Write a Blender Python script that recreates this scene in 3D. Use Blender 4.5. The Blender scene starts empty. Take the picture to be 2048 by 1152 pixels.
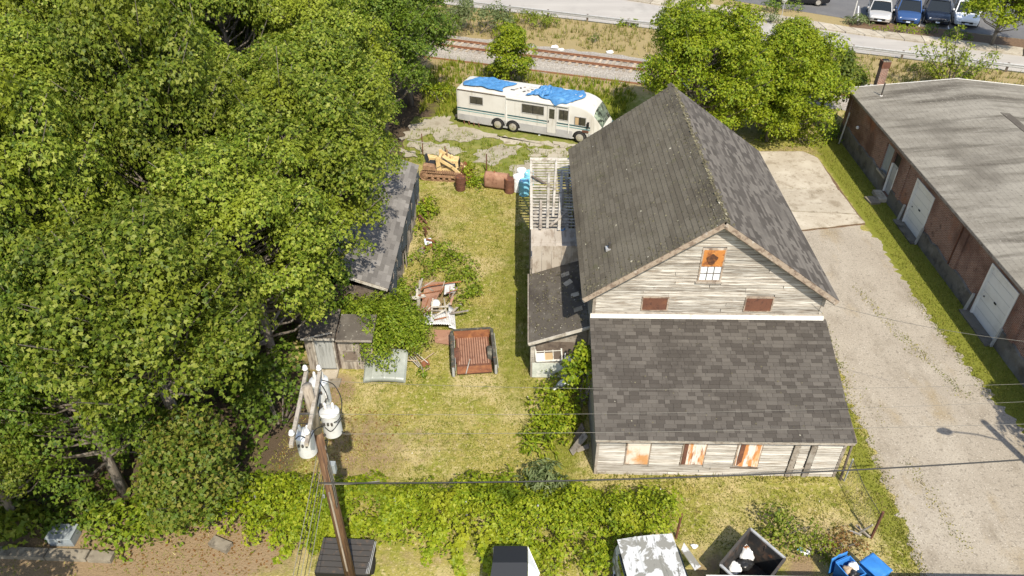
import bpy, math, random
import numpy as np
from mathutils import Vector, Matrix, Euler
random.seed(7)
R = math.radians
S = bpy.context.scene
COL = S.collection
# ------------------------------------------------------------------ camera, sky, sun, exposure
CAM_H = 22.0
F, PITCH, YAW = 1500.0, math.atan(1133.0 / 1500.0), math.atan(32.0 / 1879.8)
cam = bpy.data.cameras.new('camera'); cam_o = bpy.data.objects.new('camera', cam); COL.objects.link(cam_o)
cam.sensor_width = 36.0; cam.lens = 36.0 * F / 2048.0; cam.clip_end = 2000; cam.clip_start = 0.1
cam_o.location = (0, 0, CAM_H); cam_o.rotation_euler = (math.pi / 2 - PITCH, 0, YAW)
S.camera = cam_o
SHX, SHY = -0.235, 0.78                     # where the shadow of a 1 m stick ends
SUN_EL = math.atan(1 / math.hypot(SHX, SHY))
W = bpy.data.worlds.new('World'); S.world = W; W.use_nodes = True
wn = W.node_tree; bgn = wn.nodes['Background']
sky = wn.nodes.new('ShaderNodeTexSky'); sky.sky_type = 'NISHITA'; sky.sun_disc = False
sky.sun_elevation = SUN_EL; sky.sun_rotation = math.atan2(-SHX, -SHY); sky.air_density = 1.2; sky.dust_density = 1.5
wn.links.new(sky.outputs[0], bgn.inputs[0]); bgn.inputs[1].default_value = 0.15
sun = bpy.data.lights.new('sun', 'SUN'); sun.energy = 4.6; sun.angle = R(0.5); sun.color = (1, .925, .79)
sun_o = bpy.data.objects.new('sun', sun); COL.objects.link(sun_o); sun_o.location = (10, -20, 60)
sun_o.rotation_euler = Vector((SHX, SHY, -1)).to_track_quat('-Z', 'Y').to_euler()
S.view_settings.view_transform = 'Standard'; S.view_settings.look = 'None'
S.view_settings.exposure = 0.56; S.view_settings.gamma = 1
try: S.view_settings.use_curve_mapping = False
except Exception: pass
S.cycles.max_bounces = 6; S.cycles.transparent_max_bounces = 8
# ------------------------------------------------------------------ surveying: a photo pixel at a known height gives a place on the site
_cp, _sp, _cy, _sy = math.cos(PITCH), math.sin(PITCH), math.cos(YAW), math.sin(YAW)
def ray(u, v):
    x = (u - 1024) / F; y = -(v - 576) / F
    dx, dy, dz = x, _cp + y * _sp, -_sp + y * _cp
    return Vector((dx * _cy - dy * _sy, dx * _sy + dy * _cy, dz))
def G(u, v, z=0.0):
    d = ray(u, v); t = (z - CAM_H) / d.z
    return Vector((d.x * t, d.y * t, z))
def onY(u, v, y):
    d = ray(u, v); t = y / d.y
    return Vector((d.x * t, y, CAM_H + d.z * t))
# ------------------------------------------------------------------ materials
MATS = {}
def rgb(c): return (c[0], c[1], c[2], 1)
def M(name, base, layers=(), rough=.85, spec=.25, metal=0, bump=None, island=None, objr=0, coords='P', brick=None, trans=0, islv=0):
    m = bpy.data.materials.new(name); m.use_nodes = True; nt = m.node_tree; N = nt.nodes; L = nt.links
    b = N['Principled BSDF']; b.inputs['Roughness'].default_value = rough; b.inputs['Metallic'].default_value = metal
    b.inputs['Specular IOR Level'].default_value = spec
    if coords == 'P':
        g = N.new('ShaderNodeNewGeometry'); co = g.outputs['Position']
    else:
        g = N.new('ShaderNodeTexCoord'); co = g.outputs['Object']
    def noise(scale, detail=4, rgh=.6, dist=0):
        sc = scale if isinstance(scale, (tuple, list)) else (scale,) * 3
        mp = N.new('ShaderNodeMapping'); mp.inputs['Scale'].default_value = sc; L.new(co, mp.inputs[0])
        n = N.new('ShaderNodeTexNoise'); n.inputs['Scale'].default_value = 1; n.inputs['Detail'].default_value = detail
        n.inputs['Roughness'].default_value = rgh; n.inputs['Distortion'].default_value = dist
        L.new(mp.outputs[0], n.inputs['Vector']); return n.outputs['Fac']
    def mix(a, bb, fac, mode='MIX'):
        x = N.new('ShaderNodeMix'); x.data_type = 'RGBA'; x.blend_type = mode
        for s, val in ((x.inputs[0], fac), (x.inputs[6], a), (x.inputs[7], bb)):
            if hasattr(val, 'is_linked'): L.new(val, s)
            elif isinstance(val, (int, float)): s.default_value = val
            else: s.default_value = rgb(val)
        return x.outputs[2]
    def ramp(fac, lo, hi):
        mr = N.new('ShaderNodeMapRange'); mr.inputs[1].default_value = lo; mr.inputs[2].default_value = hi; mr.clamp = True
        L.new(fac, mr.inputs[0]); return mr.outputs[0]
    cur = base
    if island:
        gi = N.new('ShaderNodeNewGeometry'); cr = N.new('ShaderNodeValToRGB'); L.new(gi.outputs['Random Per Island'], cr.inputs[0])
        src = cr
        if isinstance(island, dict):
            oi = N.new('ShaderNodeObjectInfo'); L.new(oi.outputs['Random'], cr.inputs[0]); island = island['obj']
        els = cr.color_ramp.elements
        while len(els) < len(island): els.new(.5)
        for e, (p, c) in zip(els, island): e.position = p; e.color = rgb(c)
        cur = cr.outputs[0]
    if brick:
        sx = N.new('ShaderNodeSeparateXYZ'); L.new(co, sx.inputs[0]); cb = N.new('ShaderNodeCombineXYZ')
        ax = N.new('ShaderNodeMath'); ax.operation = 'ADD'; L.new(sx.outputs[0], ax.inputs[0]); L.new(sx.outputs[1], ax.inputs[1])
        L.new(ax.outputs[0], cb.inputs[0]); L.new(sx.outputs[2], cb.inputs[1])
        bt = N.new('ShaderNodeTexBrick'); L.new(cb.outputs[0], bt.inputs[0])
        for k, val in (('Scale', 1), ('Brick Width', brick[0]), ('Row Height', brick[1]), ('Mortar Size', brick[2]), ('Bias', 0), ('Mortar Smooth', .1)): bt.inputs[k].default_value = val
        bt.inputs['Color1'].default_value = rgb(brick[3]); bt.inputs['Color2'].default_value = rgb(brick[4]); bt.inputs['Mortar'].default_value = rgb(brick[5])
        cur = bt.outputs[0]
    for ly in layers:
        if ly[0] == 'attr':
            at = N.new('ShaderNodeAttribute'); at.attribute_name = ly[1]
            f = at.outputs['Fac']
            nz = noise(ly[3], 5); ad = N.new('ShaderNodeMath'); ad.operation = 'ADD'; L.new(f, ad.inputs[0]); L.new(nz, ad.inputs[1])
            cur = mix(cur, ly[2], ramp(ad.outputs[0], ly[4], ly[5]))
        else:
            cur = mix(cur, ly[0], ramp(noise(ly[1], ly[4] if len(ly) > 4 else 5, .6, ly[5] if len(ly) > 5 else 0), ly[2], ly[3]))
    if objr or islv:
        if islv:
            gi = N.new('ShaderNodeNewGeometry'); rv = gi.outputs['Random Per Island']
        else:
            oi = N.new('ShaderNodeObjectInfo'); rv = oi.outputs['Random']
        k = objr or islv
        mr = N.new('ShaderNodeMapRange'); mr.inputs[3].default_value = 1 - k; mr.inputs[4].default_value = 1 + k; L.new(rv, mr.inputs[0])
        hs = N.new('ShaderNodeHueSaturation'); L.new(mr.outputs[0], hs.inputs['Value'])
        if hasattr(cur, 'is_linked'): L.new(cur, hs.inputs['Color'])
        else: hs.inputs['Color'].default_value = rgb(cur)
        cur = hs.outputs[0]
    if hasattr(cur, 'is_linked'): L.new(cur, b.inputs['Base Color'])
    else: b.inputs['Base Color'].default_value = rgb(cur)
    if bump:
        bn = N.new('ShaderNodeBump'); bn.inputs['Strength'].default_value = bump[1]; bn.inputs['Distance'].default_value = bump[2] if len(bump) > 2 else .02
        L.new(noise(bump[0], 5), bn.inputs['Height']); L.new(bn.outputs[0], b.inputs['Normal'])
    if trans:
        tr = N.new('ShaderNodeBsdfTranslucent'); ms = N.new('ShaderNodeMixShader'); ms.inputs[0].default_value = trans
        if hasattr(cur, 'is_linked'):
            br = mix(cur, (1.0, 1.0, .35), 1.0, 'MULTIPLY'); L.new(br, tr.inputs[0])
        out = N['Material Output']; L.new(b.outputs[0], ms.inputs[1]); L.new(tr.outputs[0], ms.inputs[2]); L.new(ms.outputs[0], out.inputs[0])
    MATS[name] = m
    return m
def leafmat(name, cols, noise_cols=(), trans=.34, objr=0):
    return M(name, cols[0], objr=objr, island=[(i / (len(cols) - 1), c) for i, c in enumerate(cols)], layers=noise_cols, rough=.5, spec=.22, trans=trans)
GLASS = lambda n, c=(.012, .015, .016): M(n, c, rough=.08, spec=.6)
# setting
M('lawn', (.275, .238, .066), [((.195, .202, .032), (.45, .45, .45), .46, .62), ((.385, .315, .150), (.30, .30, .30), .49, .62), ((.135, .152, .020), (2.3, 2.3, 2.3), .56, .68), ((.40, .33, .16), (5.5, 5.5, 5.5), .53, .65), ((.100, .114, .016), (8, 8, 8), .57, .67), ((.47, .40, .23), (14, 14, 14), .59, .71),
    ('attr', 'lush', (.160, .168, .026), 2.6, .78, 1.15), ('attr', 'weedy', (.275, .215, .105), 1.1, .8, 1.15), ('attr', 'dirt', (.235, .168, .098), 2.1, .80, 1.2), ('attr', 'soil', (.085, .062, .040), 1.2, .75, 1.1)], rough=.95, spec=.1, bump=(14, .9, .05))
M('drive', (.300, .262, .208), [((.345, .305, .245), .35, .45, .65), ((.240, .206, .158), (1.1, .5, 1), .52, .70), ((.265, .21, .13), (.7, .3, 1), .56, .76), ((.185, .16, .125), 6, .56, .70), ((.14, .12, .095), 17, .54, .70), ((.46, .415, .35), 15, .58, .70), ((.15, .13, .10), .9, .73, .79)], rough=.95, spec=.1, bump=(24, .6, .02))
M('concrete', (.345, .30, .232), [((.41, .365, .29), .7, .45, .65), ((.225, .185, .13), 1.1, .52, .68), ((.17, .138, .092), 5, .58, .72), ((.12, .097, .068), (.5, 4, 1), .66, .72), ((.46, .415, .34), 12, .58, .72), ((.13, .105, .075), (7, .8, 1), .70, .74)], rough=.92, bump=(12, .3, .02), objr=.09)
M('yard_concrete', (.30, .268, .208), [((.36, .325, .258), .7, .45, .65), ((.20, .168, .115), 1.4, .52, .70), ((.145, .14, .06), 3.5, .60, .72), ((.15, .12, .08), 6, .60, .74), ((.42, .385, .32), 12, .6, .75)], rough=.92, bump=(12, .4, .02), objr=.1)
M('asphalt', (.115, .112, .112), [((.145, .14, .135), .6, .45, .7), ((.085, .083, .082), 8, .5, .8)], rough=.9, bump=(30, .2, .01))
M('road', (.33, .305, .275), [((.37, .345, .31), (.15, .9, 1), .45, .65), ((.27, .25, .225), (.5, .25, 1), .55, .75), ((.24, .22, .2), 14, .6, .8)], rough=.93)
M('ballast', (.30, .272, .235), [((.40, .37, .325), 7, .5, .6), ((.18, .155, .13), 9, .52, .65), ((.25, .20, .15), .6, .55, .75)], rough=.95, bump=(11, 1.0, .07))
M('weed_ground', (.145, .160, .032), [((.215, .205, .055), 1.3, .48, .64), ((.25, .195, .10), 2.2, .58, .7), ((.09, .115, .018), 5, .54, .68)], rough=.95, bump=(9, .8, .05))
M('mulch', (.12, .075, .045), [((.2, .13, .07), 6, .5, .7)], rough=.95)
M('white_line', (.75, .74, .72), rough=.8)
# wood and roofs
M('clapboard', (.335, .308, .266), [((.20, .172, .142), (1.3, 2, 42), .45, .55), ((.43, .407, .366), (.9, 1, 18), .49, .62), ((.105, .084, .067), (1.0, 2, 52), .57, .64), ((.22, .165, .12), (1.2, 1, 2.6), .62, .76), ((.46, .44, .40), (2.2, 2, 30), .61, .70)], rough=.9, spec=.1, objr=.24, bump=((3, 3, 60), .4, .01))
M('clapboard_low', (.405, .375, .328), [((.235, .205, .168), (1.2, 2, 36), .47, .57), ((.50, .475, .43), (.7, 1, 14), .48, .62), ((.125, .102, .082), (1.0, 2, 44), .59, .66), ((.28, .21, .145), (1.1, 1, 2.2), .62, .76)], rough=.9, spec=.1, objr=.22, bump=((3, 3, 60), .4, .01))
M('siding_plain', (.33, .30, .26), [((.22, .19, .16), (1, 1, 9), .45, .65)], rough=.9)
M('grey_wood', (.27, .235, .195), [((.16, .13, .105), (6, 6, 6), .5, .65), ((.36, .33, .285), 2.2, .52, .68)], rough=.9, spec=.1, objr=.18, bump=(14, .4, .01))
M('dark_wood', (.14, .11, .088), [((.08, .06, .05), 5, .5, .65), ((.22, .185, .15), 2.5, .55, .7)], rough=.9, spec=.1, objr=.2)
M('pale_wood', (.375, .345, .295), [((.245, .215, .175), (4, 2, 4), .47, .60), ((.46, .435, .39), 2, .52, .68), ((.155, .13, .105), (9, 3, 9), .62, .70)], rough=.88, spec=.1, objr=.25)
M('plywood', (.37, .325, .27), [((.26, .215, .17), (5, 1.2, 2), .48, .60), ((.43, .385, .33), 1.5, .5, .68), ((.17, .135, .11), (6, 1.5, 3), .66, .74)], rough=.9, spec=.1, objr=.08)
M('trim_white', (.58, .56, .515), [((.42, .385, .33), 4, .55, .70), ((.40, .25, .13), 1.6, .66, .76)], rough=.75)
M('rake_wood', (.30, .24, .185), [((.17, .125, .095), (5, 5, 5), .48, .6), ((.45, .41, .36), 3, .58, .7)], rough=.9, objr=.1)
SH_D = [(0, (.056, .049, .042)), (.34, (.064, .056, .048)), (.46, (.082, .073, .063)), (.8, (.090, .080, .069)), (1, (.104, .093, .080))]
M('shingle_dark', (0, 0, 0), island={'obj': SH_D}, layers=[((.055, .048, .041), .8, .52, .74), ((.115, .103, .09), 25, .62, .78)], rough=.93, spec=.15, bump=(40, .3, .01))
M('shingle_dark_mass', (0, 0, 0), island=SH_D, layers=[((.055, .048, .041), .8, .52, .74), ((.115, .103, .09), 25, .62, .78)], rough=.93, spec=.15)
SH_R = [(0, (.060, .053, .046)), (.38, (.073, .064, .056)), (.48, (.108, .096, .084)), (1, (.145, .130, .113))]
M('shingle_right', (0, 0, 0), island=SH_R, layers=[((.20, .185, .17), 22, .68, .82), ((.09, .08, .07), .5, .5, .75)], rough=.93, spec=.15)
M('shingle_old', (.090, .078, .062), island=[(0, (.092, .079, .059)), (.5, (.108, .094, .071)), (1, (.126, .110, .084))], layers=[((.138, .122, .092), .45, .48, .68), ((.070, .060, .045), (.9, .2, .9), .54, .72), ((.095, .088, .054), 1.3, .60, .74), ((.19, .172, .132), 18, .62, .72), ((.055, .047, .036), 14, .58, .70)], rough=.95, spec=.1)
M('shingle_grey', (0, 0, 0), island={'obj': [(0, (.115, .106, .097)), (.5, (.160, .148, .136)), (1, (.225, .210, .193))]}, layers=[((.13, .12, .11), 20, .65, .8), ((.16, .15, .135), .8, .55, .75)], rough=.93, spec=.15)
M('shingle_grey_mass', (0, 0, 0), island=[(0, (.115, .106, .097)), (.5, (.160, .148, .136)), (1, (.225, .210, .193))], rough=.93, spec=.15)
M('moss', (.12, .108, .068), island=[(0, (.070, .062, .040)), (.6, (.125, .112, .070)), (.95, (.17, .155, .10)), (1, (.36, .34, .28))], rough=.98, spec=.05)
M('roll_roof', (.086, .075, .062), [((.125, .112, .093), 1.3, .5, .7), ((.28, .26, .22), 7, .63, .69), ((.056, .048, .041), (1.2, .5, 1), .55, .7), ((.26, .24, .2), 15, .66, .72)], rough=.95, spec=.1)
M('ware_roof', (.185, .168, .138), [((.235, .216, .18), (.16, .8, .3), .42, .60), ((.092, .081, .065), (.14, 1.0, .3), .50, .66), ((.27, .25, .212), (9, 5, 3), .58, .74), ((.125, .112, .092), (.4, .35, 1), .54, .74), ((.10, .09, .074), (6, 11, 6), .58, .72)], rough=.95, spec=.1, islv=.04)
M('brick', (.2, .08, .05), [((.125, .072, .054), .5, .44, .64), ((.27, .12, .07), (.8, .8, .5), .57, .74), ((.10, .064, .052), 3, .58, .73), ((.33, .25, .19), 1.7, .71, .8)], brick=(.215, .075, .011, (.225, .102, .070), (.155, .072, .053), (.33, .275, .225)), rough=.92, spec=.1, bump=(14, .4, .01))
M('foundation', (.13, .118, .098), [((.20, .185, .16), .9, .52, .7), ((.065, .058, .05), 1.5, .5, .66), ((.16, .13, .08), 3, .6, .75)], rough=.95, bump=(5, .6, .04))
# metals and paints
M('rust', (.21, .085, .042), [((.30, .13, .055), 3, .48, .65), ((.115, .052, .034), 5, .52, .68), ((.36, .19, .10), 9, .63, .75)], rough=.9, spec=.15)
M('rust_dark', (.125, .058, .038), [((.19, .085, .048), 3, .5, .66), ((.07, .036, .028), 6, .52, .68)], rough=.88, spec=.15, objr=.1)
M('rust_sheet', (.275, .150, .098), [((.36, .215, .145), 1.5, .5, .66), ((.18, .088, .058), 4, .55, .7)], rough=.9)
M('rust_panel', (.42, .17, .045), [((.20, .075, .03), 3.2, .48, .6), ((.52, .25, .08), 6, .56, .7), ((.09, .04, .025), 1.7, .62, .7)], rough=.85)
M('rust_streak', (.62, .57, .50), [((.48, .21, .075), (5, 5, .75), .46, .54), ((.25, .085, .035), (8, 8, .9), .56, .64), ((.60, .35, .18), (3, 3, .8), .58, .66)], rough=.8)
M('rust_streak_pale', (.62, .55, .46), [((.52, .27, .11), (1.6, 1.6, 1.3), .44, .60), ((.34, .13, .05), (6, 6, 1.2), .60, .72)], rough=.8)
M('rail_rust', (.22, .105, .058), [((.30, .16, .09), 4, .5, .7)], rough=.8)
M('tie', (.33, .275, .21), [((.22, .175, .13), 5, .5, .65), ((.40, .345, .275), 2, .55, .7)], rough=.95, objr=.25)
M('galv', (.42, .42, .41), [((.32, .31, .3), 6, .5, .7)], rough=.55, metal=.35)
M('steel_dark', (.055, .05, .045), [((.10, .07, .05), 6, .55, .7)], rough=.7)
M('black', (.012, .012, .012), rough=.6)
M('rubber', (.022, .021, .020), [((.05, .045, .04), 7, .55, .7)], rough=.9)
M('wire_black', (.02, .02, .02), rough=.6); M('wire_pale', (.15, .14, .12), rough=.7)
M('white_paint', (.66, .65, .62), [((.57, .555, .52), 1.3, .50, .70), ((.46, .43, .375), (3, 3, .6), .64, .78)], rough=.45, spec=.35)
M('rv_white', (.53, .515, .475), [((.47, .45, .405), .8, .48, .70), ((.37, .34, .29), (2.5, 2.5, .35), .58, .76)], rough=.4, spec=.35)
M('rv_roof', (.50, .49, .465), [((.36, .345, .315), 3, .50, .68)], rough=.6)
M('rv_grey', (.36, .355, .35), [((.30, .295, .29), 2, .5, .7)], rough=.5, objr=.05)
M('rv_teal', (.030, .085, .095), rough=.4); M('rv_green', (.16, .29, .29), rough=.4)
M('hub_metal', (.60, .56, .49), [((.30, .22, .14), 10, .55, .7)], rough=.35, metal=.6)
M('tarp', (.055, .18, .38), [((.09, .25, .47), 3, .5, .68), ((.032, .115, .27), 6, .53, .68), ((.22, .33, .45), 9, .66, .74)], rough=.5, spec=.35)
M('loader_yellow', (.55, .405, .19), [((.64, .50, .27), 3, .48, .66), ((.33, .18, .09), 6, .56, .67), ((.20, .095, .05), 14, .62, .72)], rough=.8)
M('loader_rust', (.22, .128, .074), [((.33, .21, .12), 5, .5, .66), ((.11, .062, .04), 9, .55, .7)], rough=.9, objr=.08)
M('barrel_white', (.70, .72, .72), [((.60, .61, .60), 3, .55, .7)], rough=.5)
M('barrel_blue', (.19, .50, .66), [((.28, .57, .70), 3, .5, .7)], rough=.5, objr=.08)
M('hood_green', (.22, .235, .205), [((.30, .315, .28), 1.4, .48, .68), ((.15, .15, .125), 4, .6, .72)], rough=.4, spec=.5)
M('bed_paint', (.060, .058, .046), [((.16, .145, .11), 5, .52, .66), ((.22, .11, .055), 7, .60, .70)], rough=.6)
M('zinc', (.55, .55, .54), [((.44, .43, .41), 3, .5, .68), ((.36, .20, .12), 3, .66, .74)], rough=.6, metal=.15, islv=.04)
M('pole_wood', (.120, .066, .034), [((.065, .036, .022), (22, 22, 1.2), .46, .6), ((.20, .125, .068), (12, 12, .8), .57, .68)], rough=.8)
M('pole_top', (.27, .23, .18), [((.17, .14, .11), (14, 14, 2), .48, .62)], rough=.9)
M('arm_wood', (.30, .265, .215), [((.19, .16, .13), (9, 9, 9), .48, .62), ((.38, .35, .3), 4, .56, .7)], rough=.9, objr=.08)
M('transformer', (.47, .475, .47), [((.40, .40, .385), 4, .52, .68), ((.30, .22, .16), 9, .70, .78)], rough=.4, spec=.45)
M('porcelain', (.62, .60, .57), rough=.25, spec=.5)
M('dumpster', (.022, .021, .020), [((.075, .05, .036), 3, .5, .68), ((.24, .095, .04), 2.2, .66, .76), ((.17, .165, .16), 12, .68, .78)], rough=.75)
M('bag_white', (.74, .74, .73), rough=.5); M('bag_black', (.018, .018, .018), rough=.35, spec=.5)
M('bin_blue', (.035, .17, .47), [((.05, .22, .55), 3, .5, .7)], rough=.45)
M('cardboard', (.40, .30, .20), [((.30, .22, .15), 4, .5, .7)], rough=.9)
M('peeled', (.20, .195, .172), [((.46, .465, .46), (1.6, 1.6, 1.6), .46, .485, 8, .6), ((.13, .126, .11), (9, 2, 2), .60, .66), ((.38, .39, .39), (14, 3, 3), .66, .7)], rough=.7)
M('cabinet', (.24, .265, .275), [((.31, .33, .335), 3, .5, .7)], rough=.5)
M('stone', (.20, .172, .13), [((.27, .238, .185), 1.5, .5, .7), ((.11, .093, .07), 4, .52, .68)], rough=.95, bump=(6, .4, .03))
M('shed_plank', (.30, .262, .215), [((.16, .13, .105), (11, 11, 1.3), .47, .60), ((.42, .38, .325), (7, 7, 1), .55, .68)], rough=.92, objr=.2)
M('tar_paper', (.035, .042, .048), [((.09, .11, .12), 7, .6, .72)], rough=.6)
M('door_grey', (.33, .335, .32), [((.24, .243, .228), (8, 8, 1), .48, .64)], rough=.8)
M('pale_panel', (.50, .52, .46), [((.36, .38, .33), 2, .5, .66), ((.60, .60, .56), 4, .55, .7)], rough=.85)
M('car_silver', (.50, .48, .45), rough=.25, spec=.6, metal=.3); M('car_blue', (.028, .065, .17), rough=.2, spec=.6); M('car_navy', (.012, .016, .028), rough=.2, spec=.6)
M('car_white', (.72, .73, .74), rough=.25, spec=.5); M('car_black', (.014, .014, .016), rough=.2, spec=.6)
M('lamp_clear', (.65, .66, .66), rough=.1, spec=.6); M('plate', (.55, .62, .72), rough=.5)
GLASS('glass'); M('rv_glass', (.045, .042, .032), [((.085, .078, .055), 4, .5, .7)], rough=.12, spec=.6); M('pane_pale', (.62, .66, .70), rough=.15, spec=.5)
M('windshield', (.10, .13, .10), [((.30, .36, .27), 2.2, .52, .64), ((.03, .035, .03), 3, .5, .6)], rough=.1, spec=.6)
M('curtain', (.42, .30, .17), rough=.9); M('seat_dark', (.022, .024, .028), rough=.8); M('sash', (.60, .58, .53), [((.40, .37, .32), 8, .55, .68)], rough=.85)
M('stain_dark', (.075, .034, .020), [((.16, .065, .025), 7, .5, .62)], rough=.9)
# foliage
M('bark', (.16, .135, .11), [((.24, .215, .185), (7, 7, 2), .5, .65), ((.08, .066, .054), (12, 12, 2), .5, .66)], rough=.95, bump=((14, 14, 3), .6, .03))
leafmat('leaf_maple', [(.056, .096, .009), (.120, .168, .014), (.180, .226, .022), (.280, .302, .055)], [((.205, .238, .019), .30, .50, .66), ((.052, .090, .011), .5, .59, .73), ((.28, .235, .055), 1.1, .73, .79)], objr=.22)
leafmat('leaf_deep', [(.040, .082, .009), (.082, .140, .012), (.128, .190, .018), (.205, .250, .042)], [((.125, .185, .014), .35, .50, .68), ((.034, .070, .010), .6, .58, .72)], objr=.16)
leafmat('leaf_bright', [(.095, .155, .007), (.160, .225, .009), (.225, .280, .013), (.310, .330, .028)], [((.240, .280, .013), .45, .52, .68), ((.080, .140, .010), .7, .60, .74)])
leafmat('leaf_vine', [(.115, .172, .007), (.185, .245, .010), (.250, .300, .014), (.320, .345, .028)], [((.098, .150, .009), .6, .54, .70), ((.310, .325, .022), .45, .56, .68), ((.30, .24, .07), 1.6, .735, .78)])
leafmat('leaf_pale', [(.10, .14, .05), (.145, .18, .07), (.20, .23, .10)])
leafmat('leaf_tinted', [(.048, .088, .011), (.075, .120, .014), (.100, .145, .017), (.120, .158, .020), (.140, .168, .023), (.165, .178, .028), (.21, .175, .04)])
leafmat('leaf_ivy', [(.088, .145, .009), (.140, .204, .012), (.190, .248, .017), (.250, .288, .030)], [((.075, .122, .010), 1.2, .56, .72)])
leafmat('blade_dry', [(.110, .130, .014), (.20, .198, .030), (.305, .265, .068), (.43, .365, .150)], [((.14, .160, .018), .5, .46, .60), ((.36, .295, .11), .33, .54, .68)], .2)
leafmat('blade_green', [(.085, .118, .010), (.145, .168, .016), (.215, .212, .032), (.30, .265, .075)], [((.24, .215, .055), .7, .50, .68)], .25)
leafmat('blade_mixed', [(.12, .145, .020), (.19, .185, .042), (.30, .245, .105), (.40, .315, .17)], [((.16, .185, .025), .35, .5, .62), ((.24, .25, .03), .5, .62, .7)], .2)
leafmat('blade_lush', [(.085, .135, .009), (.14, .195, .012), (.20, .235, .020), (.29, .28, .05)], [((.23, .245, .03), .7, .52, .7)], .25)
leafmat('leaf_brown', [(.16, .075, .025), (.24, .125, .04), (.13, .12, .03)])
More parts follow.
